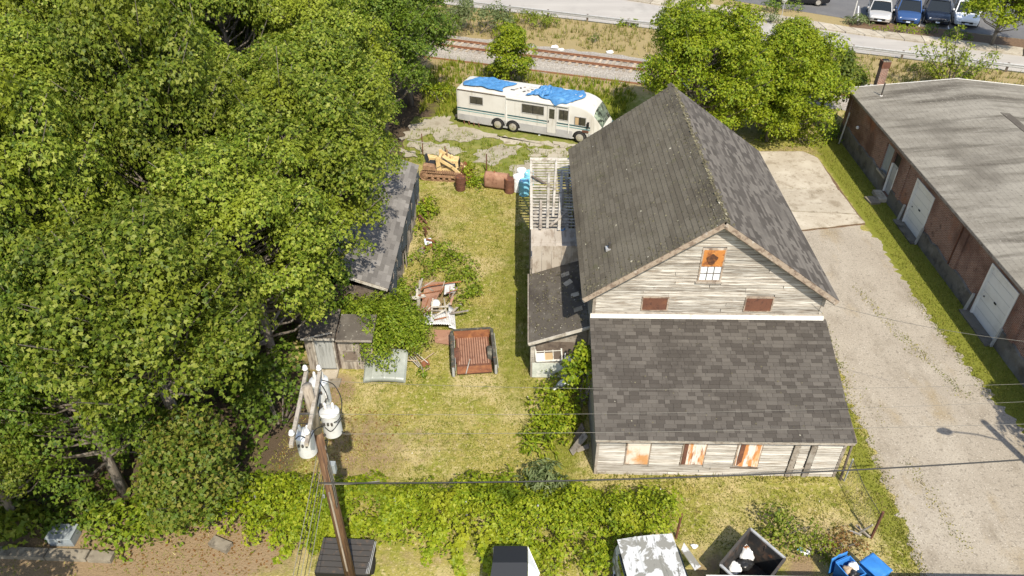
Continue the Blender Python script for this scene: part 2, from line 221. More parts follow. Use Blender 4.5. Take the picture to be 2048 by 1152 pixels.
# ------------------------------------------------------------------ mesh helpers
def tag(o, label=None, cat=None, group=None, kind=None):
    for k, val in (('label', label), ('category', cat), ('group', group), ('kind', kind)):
        if val: o[k] = val
    return o
def thing(name, loc, label, cat, group=None, rz=0.0):
    o = bpy.data.objects.new(name, None); COL.objects.link(o); o.location = loc; o.rotation_euler = (0, 0, rz); o.empty_display_size = .2
    return tag(o, label, cat, group)
class MB:
    def __init__(s): s.v = []; s.f = []; s.m = []; s.mi = 0
    def add(s, vs, fs):
        n = len(s.v); s.v += [tuple(p) for p in vs]; s.f += [tuple(i + n for i in f) for f in fs]; s.m += [s.mi] * len(fs); return s
    def hexa(s, p):   # 4 bottom (ccw), 4 top
        return s.add(p, [(3, 2, 1, 0), (4, 5, 6, 7), (0, 1, 5, 4), (1, 2, 6, 5), (2, 3, 7, 6), (3, 0, 4, 7)])
    def bx(s, x0, x1, y0, y1, z0, z1):
        return s.hexa([(x0, y0, z0), (x1, y0, z0), (x1, y1, z0), (x0, y1, z0), (x0, y0, z1), (x1, y0, z1), (x1, y1, z1), (x0, y1, z1)])
    def slab(s, pts, t):   # polygon extruded along minus its normal
        p = [Vector(q) for q in pts]; n = (p[1] - p[0]).cross(p[2] - p[0]).normalized(); k = len(p)
        q = [a - n * t for a in p]
        return s.add(p + q, [tuple(range(k)), tuple(reversed(range(k, 2 * k)))] + [(i, i + k, (i + 1) % k + k, (i + 1) % k) for i in range(k)])
    def beam(s, a, b, w, h, up=(0, 0, 1)):
        a = Vector(a); b = Vector(b); d = (b - a).normalized(); up = Vector(up)
        if abs(d.dot(up)) > .98: up = Vector((0, 1, 0))
        x = d.cross(up).normalized() * (w / 2); z = x.cross(d).normalized() * (h / 2)
        return s.hexa([a - x - z, a + x - z, b + x - z, b - x - z, a - x + z, a + x + z, b + x + z, b - x + z])
    def tube(s, pts, rad, n=8, cap=True):
        pts = [Vector(p) for p in pts]; rad = rad if isinstance(rad, (list, tuple)) else [rad] * len(pts); base = len(s.v); vs = []; fs = []
        ref = None
        for i, p in enumerate(pts):
            d = (pts[min(i + 1, len(pts) - 1)] - pts[max(i - 1, 0)]).normalized()
            if ref is None: ref = Vector((1, 0, 0)) if abs(d.x) < .8 else Vector((0, 1, 0))
            x = d.cross(ref).normalized(); y = d.cross(x).normalized(); ref = y.cross(d) if False else ref
            for k in range(n):
                a = 2 * math.pi * k / n; vs.append(p + (x * math.cos(a) + y * math.sin(a)) * rad[i])
        for i in range(len(pts) - 1):
            for k in range(n):
                k2 = (k + 1) % n; fs.append((i * n + k, i * n + k2, (i + 1) * n + k2, (i + 1) * n + k))
        if cap: fs += [tuple(reversed(range(n))), tuple(range((len(pts) - 1) * n, len(pts) * n))]
        return s.add(vs, fs)
    def lathe(s, prof, n=20, at=(0, 0, 0), axis='z'):
        vs = []; fs = []; k = len(prof)
        for r, z in prof:
            for j in range(n):
                a = 2 * math.pi * j / n; c, d = r * math.cos(a), r * math.sin(a)
                p = (c, d, z) if axis == 'z' else ((z, c, d) if axis == 'x' else (d, z, c))
                vs.append((p[0] + at[0], p[1] + at[1], p[2] + at[2]))
        for i in range(k - 1):
            for j in range(n):
                j2 = (j + 1) % n; fs.append((i * n + j, i * n + j2, (i + 1) * n + j2, (i + 1) * n + j))
        fs += [tuple(reversed(range(n))), tuple(range((k - 1) * n, k * n))]
        return s.add(vs, fs)
    def grid(s, fn, nu, nv):
        vs = [fn(i / nu, j / nv) for j in range(nv + 1) for i in range(nu + 1)]
        return s.add(vs, [(j * (nu + 1) + i, j * (nu + 1) + i + 1, (j + 1) * (nu + 1) + i + 1, (j + 1) * (nu + 1) + i) for j in range(nv) for i in range(nu)])
    def build(s, name, mats, parent=None, local=False, smooth=False, bevel=0, label=None, cat=None, group=None, kind=None, solid=0):
        me = bpy.data.meshes.new(name); vs = s.v
        if parent is not None and not local:
            r = parent
            while r.parent: r = r.parent
            l = r.location; vs = [(a[0] - l.x, a[1] - l.y, a[2] - l.z) for a in vs]
        me.from_pydata(vs, [], s.f)
        mats = mats if isinstance(mats, (list, tuple)) else [mats]
        for m in mats: me.materials.append(MATS[m])
        if len(mats) > 1: me.polygons.foreach_set('material_index', s.m)
        if smooth: me.polygons.foreach_set('use_smooth', [True] * len(me.polygons))
        me.update()
        o = bpy.data.objects.new(name, me); COL.objects.link(o); o.parent = parent
        if solid:
            md = o.modifiers.new('solid', 'SOLIDIFY'); md.thickness = solid; md.offset = 0
        if bevel:
            md = o.modifiers.new('bevel', 'BEVEL'); md.width = bevel; md.segments = 2; md.limit_method = 'ANGLE'; md.angle_limit = R(35)
            for p in me.polygons: p.use_smooth = True
            md.harden_normals = True
        return tag(o, label, cat, group, kind)
_unit = {}
def unit(mat):
    if mat not in _unit:
        b = MB().bx(-.5, .5, -.5, .5, -.5, .5); me = bpy.data.meshes.new('board_' + mat); me.from_pydata(b.v, [], b.f); me.materials.append(MATS[mat]); _unit[mat] = me
    return _unit[mat]
def root_of(p):
    while p.parent: p = p.parent
    return p
def piece(name, mat, parent, c, size, rot=None, world=True):
    """one board, shingle or sheet: shared box mesh, placed as its own part"""
    o = bpy.data.objects.new(name, unit(mat) if isinstance(mat, str) else mat); COL.objects.link(o)
    c = Vector(c)
    if parent is not None:
        o.parent = parent
        if world: c = c - root_of(parent).location
    o.location = c; o.scale = size
    if rot is not None: o.rotation_euler = rot.to_euler() if isinstance(rot, (Matrix,)) else rot
    return o
def beam_piece(name, mat, parent, a, b, w, h, roll=0.0, world=True):
    a = Vector(a); b = Vector(b); d = b - a
    q = d.to_track_quat('X', 'Z') @ Euler((roll, 0, 0)).to_quaternion()
    return piece(name, mat, parent, (a + b) / 2, (d.length, w, h), q.to_euler(), world)
def copy_tree(o, parent=None):
    c = o.copy(); COL.objects.link(c); c.parent = parent
    for ch in o.children: copy_tree(ch, c)
    return c
def np_mesh(name, V, Fc, mat, parent=None, smooth=False, **kw):
    me = bpy.data.meshes.new(name); k = Fc.shape[1]
    me.vertices.add(len(V)); me.vertices.foreach_set('co', np.ascontiguousarray(V, dtype=np.float32).ravel())
    me.loops.add(Fc.size); me.loops.foreach_set('vertex_index', np.ascontiguousarray(Fc, dtype=np.int32).ravel())
    me.polygons.add(len(Fc)); me.polygons.foreach_set('loop_start', np.arange(0, Fc.size, k, dtype=np.int32)); me.polygons.foreach_set('loop_total', np.full(len(Fc), k, dtype=np.int32))
    me.materials.append(MATS[mat]); me.update(calc_edges=True)
    o = bpy.data.objects.new(name, me); COL.objects.link(o); o.parent = parent
    return tag(o, **kw)
# ------------------------------------------------------------------ leaves, blades
def _norm(a): return a / np.maximum(np.linalg.norm(a, axis=1, keepdims=True), 1e-6)
SHAPES = {'maple': (np.array([(0, 0, 0), (.30, -.52, -.06), (.52, -.20, .03), (1, 0, -.14), (.52, .20, .03), (.30, .52, -.06)]), np.array([(0, 1, 2), (0, 2, 3), (0, 3, 4), (0, 4, 5)])),
          'oval': (np.array([(0, 0, 0), (.5, -.32, .06), (1, 0, -.08), (.5, .32, .06)]), np.array([(0, 1, 2), (0, 2, 3)])),
          'long': (np.array([(0, 0, 0), (.4, -.13, .03), (1, 0, -.2), (.4, .13, .03)]), np.array([(0, 1, 2), (0, 2, 3)]))}
def leaf_arrays(P, Nn, D, size, shape):
    """P points, Nn facing, D pointing direction, size"""
    T, Fi = SHAPES[shape]; Nn = _norm(Nn); D = _norm(D - Nn * np.sum(D * Nn, 1, keepdims=True)); Sd = np.cross(Nn, D)
    k = len(T); V = P[:, None, :] + size[:, None, None] * (T[None, :, 0:1] * D[:, None, :] + T[None, :, 1:2] * Sd[:, None, :] + T[None, :, 2:3] * Nn[:, None, :])
    Fc = (np.arange(len(P)) * k)[:, None, None] + Fi[None]
    return V.reshape(-1, 3), Fc.reshape(-1, 3)
def sprays(rg, C, Dn, n, rad, size, shape, up=.55, rnd=.4, droop=.35):
    """drooping rosettes of n leaves round the spray centres C facing Dn"""
    m = len(C); C2 = np.repeat(C, n, 0); D2 = np.repeat(Dn, n, 0)
    a = rg.uniform(0, 2 * np.pi, m * n); r = rad * np.sqrt(rg.uniform(.02, 1, m * n))
    N0 = _norm(D2 + np.array([0, 0, up])); ref = np.where(np.abs(N0[:, 2:3]) < .9, np.array([[0, 0, 1.]]), np.array([[1., 0, 0]]))
    X = _norm(np.cross(N0, ref)); Y = np.cross(N0, X)
    out = X * np.cos(a)[:, None] + Y * np.sin(a)[:, None]
    P = C2 + out * r[:, None] - np.array([0, 0, 1.]) * (droop * r ** 2 / rad)[:, None] + rg.normal(0, .12 * rad, (m * n, 3))
    Nn = N0 + out * .45 + rg.normal(0, rnd, (m * n, 3)); Dd = out + np.array([0, 0, -.35]) + rg.normal(0, .3, (m * n, 3))
    return leaf_arrays(P, Nn, Dd, size * rg.uniform(.55, 1.45, m * n), shape)
def lobes_points(rg, lobes, per, zmin=-.35):
    """spray centres on the outer shells of lobes (cx,cy,cz,rx,ry,rz)"""
    C = []; D = []
    for (cx, cy, cz, rx, ry, rz) in lobes:
        k = max(3, int(per * (rx * ry + rx * rz + ry * rz) / 3)); d = _norm(rg.normal(0, 1, (k * 2, 3))); d = d[d[:, 2] > zmin][:k]
        rr = rg.uniform(.72, 1.06, (len(d), 1)); C.append(np.array([cx, cy, cz]) + d * np.array([rx, ry, rz]) * rr); D.append(_norm(d / np.array([rx, ry, rz])))
    return np.concatenate(C), np.concatenate(D)
def crown_lobes(rg, h, r, base, n, lr):
    out = []; cz = (h + base) / 2; rz = (h - base) / 2
    for i in range(n):
        d = rg.normal(0, 1, 3); d /= np.linalg.norm(d); d[2] = d[2] if d[2] > -.55 else -d[2]
        k = rg.uniform(.60, 1.0); q = lr * rg.uniform(.65, 1.2)
        out.append((d[0] * (r - q * .5) * k, d[1] * (r - q * .5) * k, cz + d[2] * (rz - q * .4) * k, q, q, q * .72))
    return out
def limb_mesh(mb, rg, h, r, base, lobes, tr):
    lean = rg.normal(0, .2, 2); top = Vector((lean[0], lean[1], h * .82))
    pts = [Vector((0, 0, -.15)), Vector((lean[0] * .1, lean[1] * .1, h * .2)), Vector((lean[0] * .5, lean[1] * .5, h * .5)), top]
    mb.tube(pts, [tr * 1.25, tr, tr * .62, tr * .12], 8)
    for l in lobes:
        e = Vector(l[:3]); t = min(.9, max(.22, (e.z - math.hypot(e.x, e.y) * .75) / (h * .82)))
        i = min(2, int(t * 3)); s = pts[0].lerp(top, t); s = Vector((lean[0] * t * t, lean[1] * t * t, h * .82 * t))
        mid = s.lerp(e, .5) + Vector((0, 0, -.12 * (e - s).length)); rr = tr * (.42 - .3 * t)
        k = .75 if (len(mb.v) // 20) % 14 == 3 else .35
        mb.tube([s, mid, e, e + (e - mid) * k], [rr, rr * .7, rr * .4, .012], 5, False)
def make_tree(name, seed, h, r, base, nl, lr, per, leaf, mat, shape='maple', n=13, srad=.38, tr=.2, loc=(0, 0, 0), label=None, cat='tree', group=None, bark='bark', sq=1.0, up=.55):
    rg = np.random.default_rng(seed); lobes = crown_lobes(rg, h, r, base, nl, lr)
    t = thing(name, loc, label, cat, group)
    C, D = lobes_points(rg, lobes, per); V, Fc = sprays(rg, C, D, n, srad, leaf, shape, up=up)
    V = V * np.array([1, sq, 1])
    np_mesh('crown', V, Fc, mat, t)
    mb = MB(); limb_mesh(mb, rg, h, r, base, lobes, tr); mb.build('trunk', bark, t, local=True, smooth=True)
    return t
def make_bush(name, seed, loc, rx, ry, h, nl, leaf, mat, label, cat='bush', group=None, shape='oval', per=26, n=11, srad=.22, lr=.45, up=.5, stems=5, kind=None):
    rg = np.random.default_rng(seed); lobes = []
    for i in range(nl):
        a = rg.uniform(0, 6.283); k = math.sqrt(rg.uniform(0, 1)); q = lr * rg.uniform(.7, 1.25); zz = (h - q * .6) * math.sqrt(max(0.05, 1 - k * k * .8)) * rg.uniform(.55, 1)
        lobes.append((rx * k * math.cos(a), ry * k * math.sin(a), max(q * .35, zz), q, q, q * .8))
    t = thing(name, loc, label, cat, group)
    C, D = lobes_points(rg, lobes, per); V, Fc = sprays(rg, C, D, n, srad, leaf, shape, up=up); V[:, 2] = np.maximum(V[:, 2], .02)
    np_mesh('foliage', V, Fc, mat, t)
    mb = MB()
    for l in lobes[:stems]:
        mb.tube([(l[0] * .15, l[1] * .15, -.05), (l[0] * .55, l[1] * .55, l[2] * .6), l[:3]], [.035, .025, .01], 5, False)
    mb.build('stem', 'bark', t, local=True)
    return t
def blades(name, rg, P, hgt, wid, mat, lean=.5, **kw):
    n = len(P); a = rg.uniform(0, 6.283, n); h = hgt * rg.uniform(.5, 1.3, n); w = wid * rg.uniform(.6, 1.3, n)
    sx = np.stack([np.cos(a), np.sin(a), np.zeros(n)], 1); b = rg.uniform(0, 6.283, n); ln = lean * h * rg.uniform(.2, 1.2, n)
    tip = P + np.stack([np.cos(b) * ln, np.sin(b) * ln, h], 1)
    V = np.stack([P - sx * w[:, None] / 2, P + sx * w[:, None] / 2, tip], 1).reshape(-1, 3)
    return np_mesh(name, V, np.arange(3 * n).reshape(-1, 3), mat, **kw)
def in_poly(pts, poly):
    x, y = pts[:, 0], pts[:, 1]; ins = np.zeros(len(pts), bool); n = len(poly)
    for i in range(n):
        x1, y1 = poly[i][0], poly[i][1]; x2, y2 = poly[(i + 1) % n][0], poly[(i + 1) % n][1]
        c = ((y1 > y) != (y2 > y)) & (x < (x2 - x1) * (y - y1) / ((y2 - y1) if y2 != y1 else 1e-9) + x1); ins ^= c
    return ins
def scatter(rg, poly, dens, clump=0):
    a = np.array([(p[0], p[1]) for p in poly]); lo, hi = a.min(0), a.max(0); n = int(dens * np.prod(hi - lo))
    if clump:
        c = rg.uniform(lo, hi, (max(1, n // clump), 2)); p = np.repeat(c, clump, 0) + rg.normal(0, .10, (len(c) * clump, 2))
    else: p = rg.uniform(lo, hi, (n, 2))
    p = p[in_poly(p, a)]; return np.concatenate([p, np.zeros((len(p), 1))], 1)
def rough_poly(pts, step=.35, amp=.12, rg=None):
    out = []
    for i in range(len(pts)):
        a = Vector((pts[i][0], pts[i][1])); b = Vector((pts[(i + 1) % len(pts)][0], pts[(i + 1) % len(pts)][1])); d = b - a; n = max(1, int(d.length / step)); nr = Vector((-d.y, d.x)).normalized()
        for k in range(n): out.append(a + d * (k / n) + nr * random.uniform(-amp, amp))
    return out
def sheet(name, pts, z, mat, rough=0.0, step=.35, kind='structure', parent=None, t=0.0):
    p = rough_poly(pts, step, rough) if rough else [Vector((q[0], q[1])) for q in pts]
    ar = sum(p[i].x * p[(i + 1) % len(p)].y - p[(i + 1) % len(p)].x * p[i].y for i in range(len(p)))
    if ar < 0: p.reverse()
    mb = MB()
    if t: mb.slab([(q.x, q.y, z) for q in p], t)
    else: mb.add([(q.x, q.y, z) for q in p], [tuple(range(len(p)))])
    return mb.build(name, mat, parent, kind=kind)
def shingle_quads(o, ux, uy, L, Wd, exp, wid, rg, cut=None):
    """courses over a roof plane: o corner at the eave, ux along the eave, uy up the slope; yields (centre u, centre v, width)"""
    rows = int(round(L / exp)); exp = L / rows
    for j in range(rows):
        u = -rg.uniform(0, wid)
        while u < Wd:
            w = wid * rg.uniform(.55, 1.5); a, b = max(0, u), min(Wd, u + w)
            if b - a > .04: yield (a + b) / 2, (j + .5) * exp, b - a, exp, j
            u += w
def roof_pieces(parent, o, ux, uy, L, Wd, exp, wid, mat, massmat, seed, keep, rank, name='shingle', mass='shingle_field', lift=.012):
    rg = np.random.default_rng(seed); o = Vector(o); ux = Vector(ux).normalized(); uy = Vector(uy).normalized(); n = ux.cross(uy).normalized()
    rot = Matrix((ux, uy, n)).transposed(); tilt = rot @ Matrix.Rotation(-.07, 3, 'X')
    q = list(shingle_quads(o, ux, uy, L, Wd, exp, wid, rg)); q.sort(key=rank)
    mb = MB()
    for i, (a, b, w, e, j) in enumerate(q):
        c = o + ux * a + uy * b + n * .012
        if i < keep: piece(name, mat, parent, c, (w - .008, e * 1.12, .013), tilt)
        else:
            X = ux * (w / 2 - .004); Y = uy * (e * .56)
            p = [c - X - Y + n * lift, c + X - Y + n * lift, c + X + Y - n * .004, c - X + Y - n * .004]
            mb.slab(p, max(.012, lift))
    if mb.v: mb.build(mass, massmat, parent, kind='stuff')
# ================================================================== SETTING
rgG = np.random.default_rng(3)
def make_ground():
    xs = np.concatenate([[-400, -150, -70], np.arange(-44, 48.01, .5), [80, 160, 400]]); ys = np.concatenate([[-200, -60, -10, 4], np.arange(8, 84.01, .5), [110, 180, 420]])
    X, Y = np.meshgrid(xs, ys); V = np.stack([X.ravel(), Y.ravel(), np.zeros(X.size)], 1); nx = len(xs); i = np.arange(nx - 1)[None, :] + nx * np.arange(len(ys) - 1)[:, None]
    Fc = np.stack([i, i + 1, i + nx + 1, i + nx], -1).reshape(-1, 4)
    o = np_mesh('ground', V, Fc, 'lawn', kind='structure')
    def bl(cx, cy, rx, ry, p=2): return np.clip(1.15 - (np.abs((V[:, 0] - cx) / rx) ** p + np.abs((V[:, 1] - cy) / ry) ** p), 0, 1)
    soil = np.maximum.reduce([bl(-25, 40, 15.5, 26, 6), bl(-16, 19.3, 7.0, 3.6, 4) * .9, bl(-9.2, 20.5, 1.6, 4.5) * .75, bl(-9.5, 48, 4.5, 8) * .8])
    dirt = np.maximum.reduce([bl(-6.2, 18.8, 2.6, 2.6) * .62, bl(-4.0, 19.3, 3.2, 1.6) * .36, bl(-1, 19.2, 3.4, 1.2) * .26, bl(-13.5, 14.6, 7.0, 1.6, 4) * .9, bl(-7.6, 22, 1.0, 1.4) * .8, bl(-4.6, 27.8, 1.9, 2.8) * .75, bl(-4.6, 34, .8, 2.6) * .45, bl(-3.6, 25.3, 1.0, 1.0) * .5,
        bl(10.9, 15.4, 1.7, 1.0) * .5, bl(6.4, 14.2, 1.2, .9) * .55, bl(-3.2, 14.3, 3.4, .6) * .4, bl(9.2, 14.2, 1.0, .7) * .75, bl(.8, 19.0, .7, 2.4) * .25, bl(17.4, 44.0, 2.6, 1.2) * .5])
    lush = np.maximum.reduce([bl(-.2, 27.5, 1.1, 7.5, 4) * .55, bl(-1.7, 25.5, 1.6, 6.5) * .3, bl(20.0, 33, 1.4, 14, 8) * .95, bl(12.7, 19.0, .7, 4.6, 4) * .7, bl(12.4, 15.6, .8, 1.6) * .4, bl(1.6, 19.5, 1.1, 3.0) * .7, bl(20.1, 22, 1.3, 9, 8) * .7, bl(4, 50, 7, 6) * .75, bl(-6, 52, 4, 9) * .8, bl(1, 41, 4, 3) * .35])
    weedy = np.maximum.reduce([bl(12, 66, 70, 14, 8) * .75, bl(2, 53, 14, 4.5, 6) * .15])
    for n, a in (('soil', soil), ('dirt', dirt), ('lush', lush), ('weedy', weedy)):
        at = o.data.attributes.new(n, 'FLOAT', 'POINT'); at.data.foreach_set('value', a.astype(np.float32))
    return o
make_ground()
drive_edge = [G(1640, 640), G(1668, 720), G(1700, 800), G(1735, 880), G(1785, 1000), G(1845, 1143)]
drive = [(14.0, 35.0), (13.95, 30)] + [(p.x, p.y) for p in drive_edge] + [(13.2, 8), (24, 8), (24, 14), (20.4, 17.6), (19.5, 20.0), (19.15, 23), (18.95, 26), (18.75, 29), (18.8, 31.5), (18.95, 33.2), (18.3, 35.4), (16.5, 35.2)]
sheet('driveway', drive, .006, 'drive', .2, .16)
# concrete pad behind the barn, laid in slabs
padr = [[(13.4, 39.2), (18.5, 38.9), (18.55, 43.0), (17.9, 43.9), (13.6, 43.8)], [(13.4, 36.6), (18.62, 36.2), (18.5, 38.82), (13.4, 39.12)], [(13.4, 34.2), (16.0, 34.7), (18.75, 35.3), (18.62, 36.12), (13.4, 36.52)]]
pad = sheet('concrete_pad', [(13.3, 34.1), (18.8, 35.2), (18.6, 43.1), (17.9, 44), (13.5, 43.9)], .008, 'mulch', .03)
for p in padr: sheet('slab', p, .05, 'concrete', .025, .3, None, pad, .05)
# broken yard slabs round the motorhome
yard = sheet('yard_paving', [G(800, 300), G(830, 235), G(905, 228), G(1190, 290), G(1180, 330), G(1060, 370), G(960, 330), G(840, 330)], .005, 'weed_ground', .25, .4)
for yi, pts in enumerate(([(800, 282), (826, 247), (893, 232), (905, 246), (880, 268)], [(895, 250), (985, 268), (1005, 277), (880, 285), (862, 272)], [(990, 272), (1085, 282), (1120, 292), (1078, 292), (1000, 284)], [(812, 290), (842, 285), (905, 293), (935, 305), (905, 316), (850, 312)], [(955, 300), (1005, 290), (1046, 294), (1028, 308), (985, 330), (948, 326)], [(1055, 300), (1110, 296), (1145, 303), (1130, 318), (1062, 312)], [(1015, 340), (1060, 322), (1064, 350), (1030, 352)], [(905, 262), (950, 268), (940, 276), (896, 272)], [(1105, 285), (1150, 290), (1175, 298), (1120, 297)], [(800, 300), (838, 305), (836, 318), (806, 316)])):
    sheet('slab', [G(*q) for q in pts], .03 + .004 * yi, 'yard_concrete', .26, .3, None, yard, .03)
# railway
def ln(a, b, t): return (a[0] + (b[0] - a[0]) * t, a[1] + (b[1] - a[1]) * t)
RD = Vector((16.37, -5.41)).normalized(); RN = Vector((-RD.y, RD.x)); RC = Vector((.85, 60.75))
def rl(s, d): p = RC + RD * s + RN * d; return (p.x, p.y)
sheet('ballast_bed', [rl(-60, -3.0), rl(80, -3.0), rl(80, 2.6), rl(-60, 2.6)], .006, 'ballast', .3, .6)
trk = thing('railway_track', (RC.x, RC.y, 0), 'rusty railway track on pale ballast behind the motorhome', 'railway')
mbb = MB(); pr = [(-2.0, .0), (-1.45, .16), (1.45, .16), (2.0, .0)]
mbb.grid(lambda a, b: (*rl(-30 + 75 * a, np.interp(b, [0, .33, .67, 1], [-2.1, -1.5, 1.5, 2.1])), float(np.interp(b, [0, .33, .67, 1], [.01, .15, .15, .01]))), 60, 3)
mbb.build('ballast', 'ballast', trk)
s = -16.0
while s < 15:
    j = random.uniform(-.04, .04)
    piece('tie', 'tie', trk, (*rl(s, j), .165), (.21, 2.45, .12), Euler((0, 0, math.atan2(RD.y, RD.x) + random.uniform(-.03, .03)))); s += .55
for d in (-.72, .72):
    mb = MB(); ang = 0
    for w, z0, z1 in ((.14, .225, .245), (.03, .245, .34), (.072, .34, .385)):
        a, b = Vector((*rl(-40, d), (z0 + z1) / 2)), Vector((*rl(60, d), (z0 + z1) / 2)); mb.beam(a, b, w, z1 - z0)
    mb.build('rail', 'rail_rust', trk)
sp = MB(); sp.beam((*rl(-9, -3.15), .06), (*rl(12, -3.0), .06), .08, .1); sp.build('loose_rail', 'rail_rust', label='old rusty rail lying along the near edge of the ballast', cat='rail')
# road, pavement, car park
GD = [G(840, 6), G(1071, 34), G(1298, 63), G(1735, 110), G(2048, 149)]
g0 = Vector((-10.3, 75.4)); g1 = Vector((39.1, 57.5)); gd = (g1 - g0).normalized(); gn = Vector((-gd.y, gd.x))
def gp(s, d=0): p = g0 + gd * s + gn * d; return (p.x, p.y)
road_far = [(-60, 103), (-10, 86), (3, 80.2), (12.2, 75.3), (21, 70.6), (29.8, 66.3), (35.7, 63.8), (41, 61.5), (60, 54.5), (90, 43.5)]
sheet('road', [gp(-60, .45), gp(110, .45)] + list(reversed(road_far)), .008, 'road', 0)
walk_far = [(-60, 105.4), (-10, 88.4), (3.4, 82.4), (13.2, 77.6), (21.8, 72.9), (29.2, 68.3), (36.4, 65.5), (41.9, 63.2), (60.6, 56.2), (90, 45.6)]
pv = sheet('pavement', road_far + list(reversed(walk_far)), .0, 'concrete', 0)
for i in range(len(road_far) - 1):
    a, b, c, d = road_far[i], road_far[i + 1], walk_far[i + 1], walk_far[i]; n = max(1, int(math.dist(a, b) / 1.5)) if 3 <= i <= 7 else 1
    for k in range(n):
        q = [ln(a, b, k / n + .004), ln(a, b, (k + 1) / n - .004), ln(d, c, (k + 1) / n - .004), ln(d, c, k / n + .004)]
        sheet('paving_flag', q, .13, 'concrete', 0, kind=None, parent=pv, t=.13)
sheet('car_park', [(20.5, 76.6), (29.6, 71.2), (36.8, 68.6), (41.9, 66.2), (62, 58.6), (100, 110), (40, 130), (16, 100)], .01, 'asphalt', 0)
sheet('planting_bed', [(29.3, 68.5), (36.4, 65.7), (41.9, 63.4), (60.4, 56.6), (61.5, 58.4), (41.8, 66.1), (36.8, 68.5), (29.8, 71.0)], .012, 'mulch', .1)
sheet('field', [(-60, 106), (-10, 89), (13.2, 78), (18, 76.5), (12, 110), (-60, 140)], .006, 'lawn', .1)
CD = Vector((math.sin(R(20)), math.cos(R(20))))        # parking direction
for x, y in ((33.05, 69.6), (35.6, 68.9), (38.0, 68.3), (30.6, 70.3)):
    a = Vector((x, y)); b = a + CD * 5; n = Vector((CD.y, -CD.x)) * .05
    sheet('bay_line', [a - n, a + n, b + n, b - n], .016, 'white_line')
# guard rail: posts and a folded beam
gr = thing('guard_rail', (*gp(0), 0), 'long galvanised guard rail along the near side of the road', 'guard rail')
mb = MB(); prof = [(0, .42), (.05, .45), (.05, .52), (0, .56), (.05, .60), (.05, .67), (0, .70)]
vs = []
for s_ in (-30, 90):
    for d, z in prof: vs.append((*gp(s_, -d), z))
k = len(prof); mb.add(vs, [(i, i + 1, i + 1 + k, i + k) for i in range(k - 1)]); mb.build('beam', 'galv', gr, solid=.012)
for s_ in np.arange(-2, 56, 3.8):
    p = gp(s_, .06); piece('post', 'dark_wood', gr, (p[0], p[1], .36), (.15, .15, .74), Euler((0, 0, math.atan2(gd.y, gd.x))))
# ================================================================== BARN
barn = thing('barn', (6.9, 20, 0), 'big weathered barn with grey shingle roofs, front lean-to and rust stained window covers', 'barn')
BX0, BX1, GY, BY1 = 2.66, 11.3, 22.2, 33.6
RX, RZ, EZ, EX0, EX1, RY0, RY1 = 6.9, 8.42, 5.1, 2.26, 11.56, 21.83, 33.85
mb = MB()      # carcass: back wall, side walls, gable core behind the boards
def roofz(x): return RZ - (RZ - EZ) * abs(x - RX) / (RX - EX0) - .16
pts = [(BX0, 0), (BX1, 0), (BX1, roofz(BX1)), (RX, roofz(RX)), (BX0, roofz(BX0))]
for y0, y1 in ((GY + .02, GY + .14), (BY1 - .12, BY1)):
    mb.slab([(x, y0, z) for x, z in pts], .0001 + (y1 - y0)) if False else mb.add([(x, y0, z) for x, z in pts] + [(x, y1, z) for x, z in pts], [(0, 1, 2, 3, 4), (9, 8, 7, 6, 5)] + [(i, i + 5, (i + 1) % 5 + 5, (i + 1) % 5) for i in range(5)])
mb.bx(BX0, BX0 + .1, GY + .14, BY1 - .12, 0, roofz(BX0)); mb.bx(BX1 - .1, BX1, GY + .14, BY1 - .12, 0, roofz(BX1))
body = mb.build('wall', 'siding_plain', barn)
def clap(parent, x0, x1, z, exp, y, mat, holes=(), seed=0):
    """one course of boards in random lengths, broken at window openings"""
    segs = [(x0, x1)]
    for hx0, hx1, hz0, hz1 in holes:
        if z + exp > hz0 and z < hz1:
            ns = []
            for a, b in segs:
                if hx0 > a: ns.append((a, min(b, hx0)))
                if hx1 < b: ns.append((max(a, hx1), b))
            segs = [q for q in ns if q[1] - q[0] > .02]
    for a, b in segs:
        x = a
        while x < b - .01:
            e = min(b, x + random.uniform(1.6, 4.6))
            if b - e < .5: e = b
            piece('clapboard', mat, parent, ((x + e) / 2, y - .012 + random.uniform(-.006, .003), z + exp * .5), (e - x - random.uniform(.004, .03), .02, exp * 1.12), Euler((R(-13 + random.uniform(-3, 3)), random.uniform(-.003, .003), random.uniform(-.002, .002))))
            x = e
GH = [(6.40, 7.24, 5.66, 7.08), (4.49, 5.46, 4.28, 4.9), (8.33, 9.36, 4.28, 4.94)]
exp = .14; z = 4.10
while z < RZ - .3:
    t = (RZ - .22 - z - exp * .6) / (RZ - EZ); a, b = RX - (RX - EX0) * t, RX + (EX1 - RX) * t
    clap(barn, max(BX0, a), min(BX1 - .02, b), z, exp, GY, 'clapboard', GH); z += exp
for x, w in ((BX0 + .05, .12), (BX1 - .07, .12)): piece('corner_board', 'grey_wood', barn, (x, GY - .03, 4.55), (w, .04, .95))
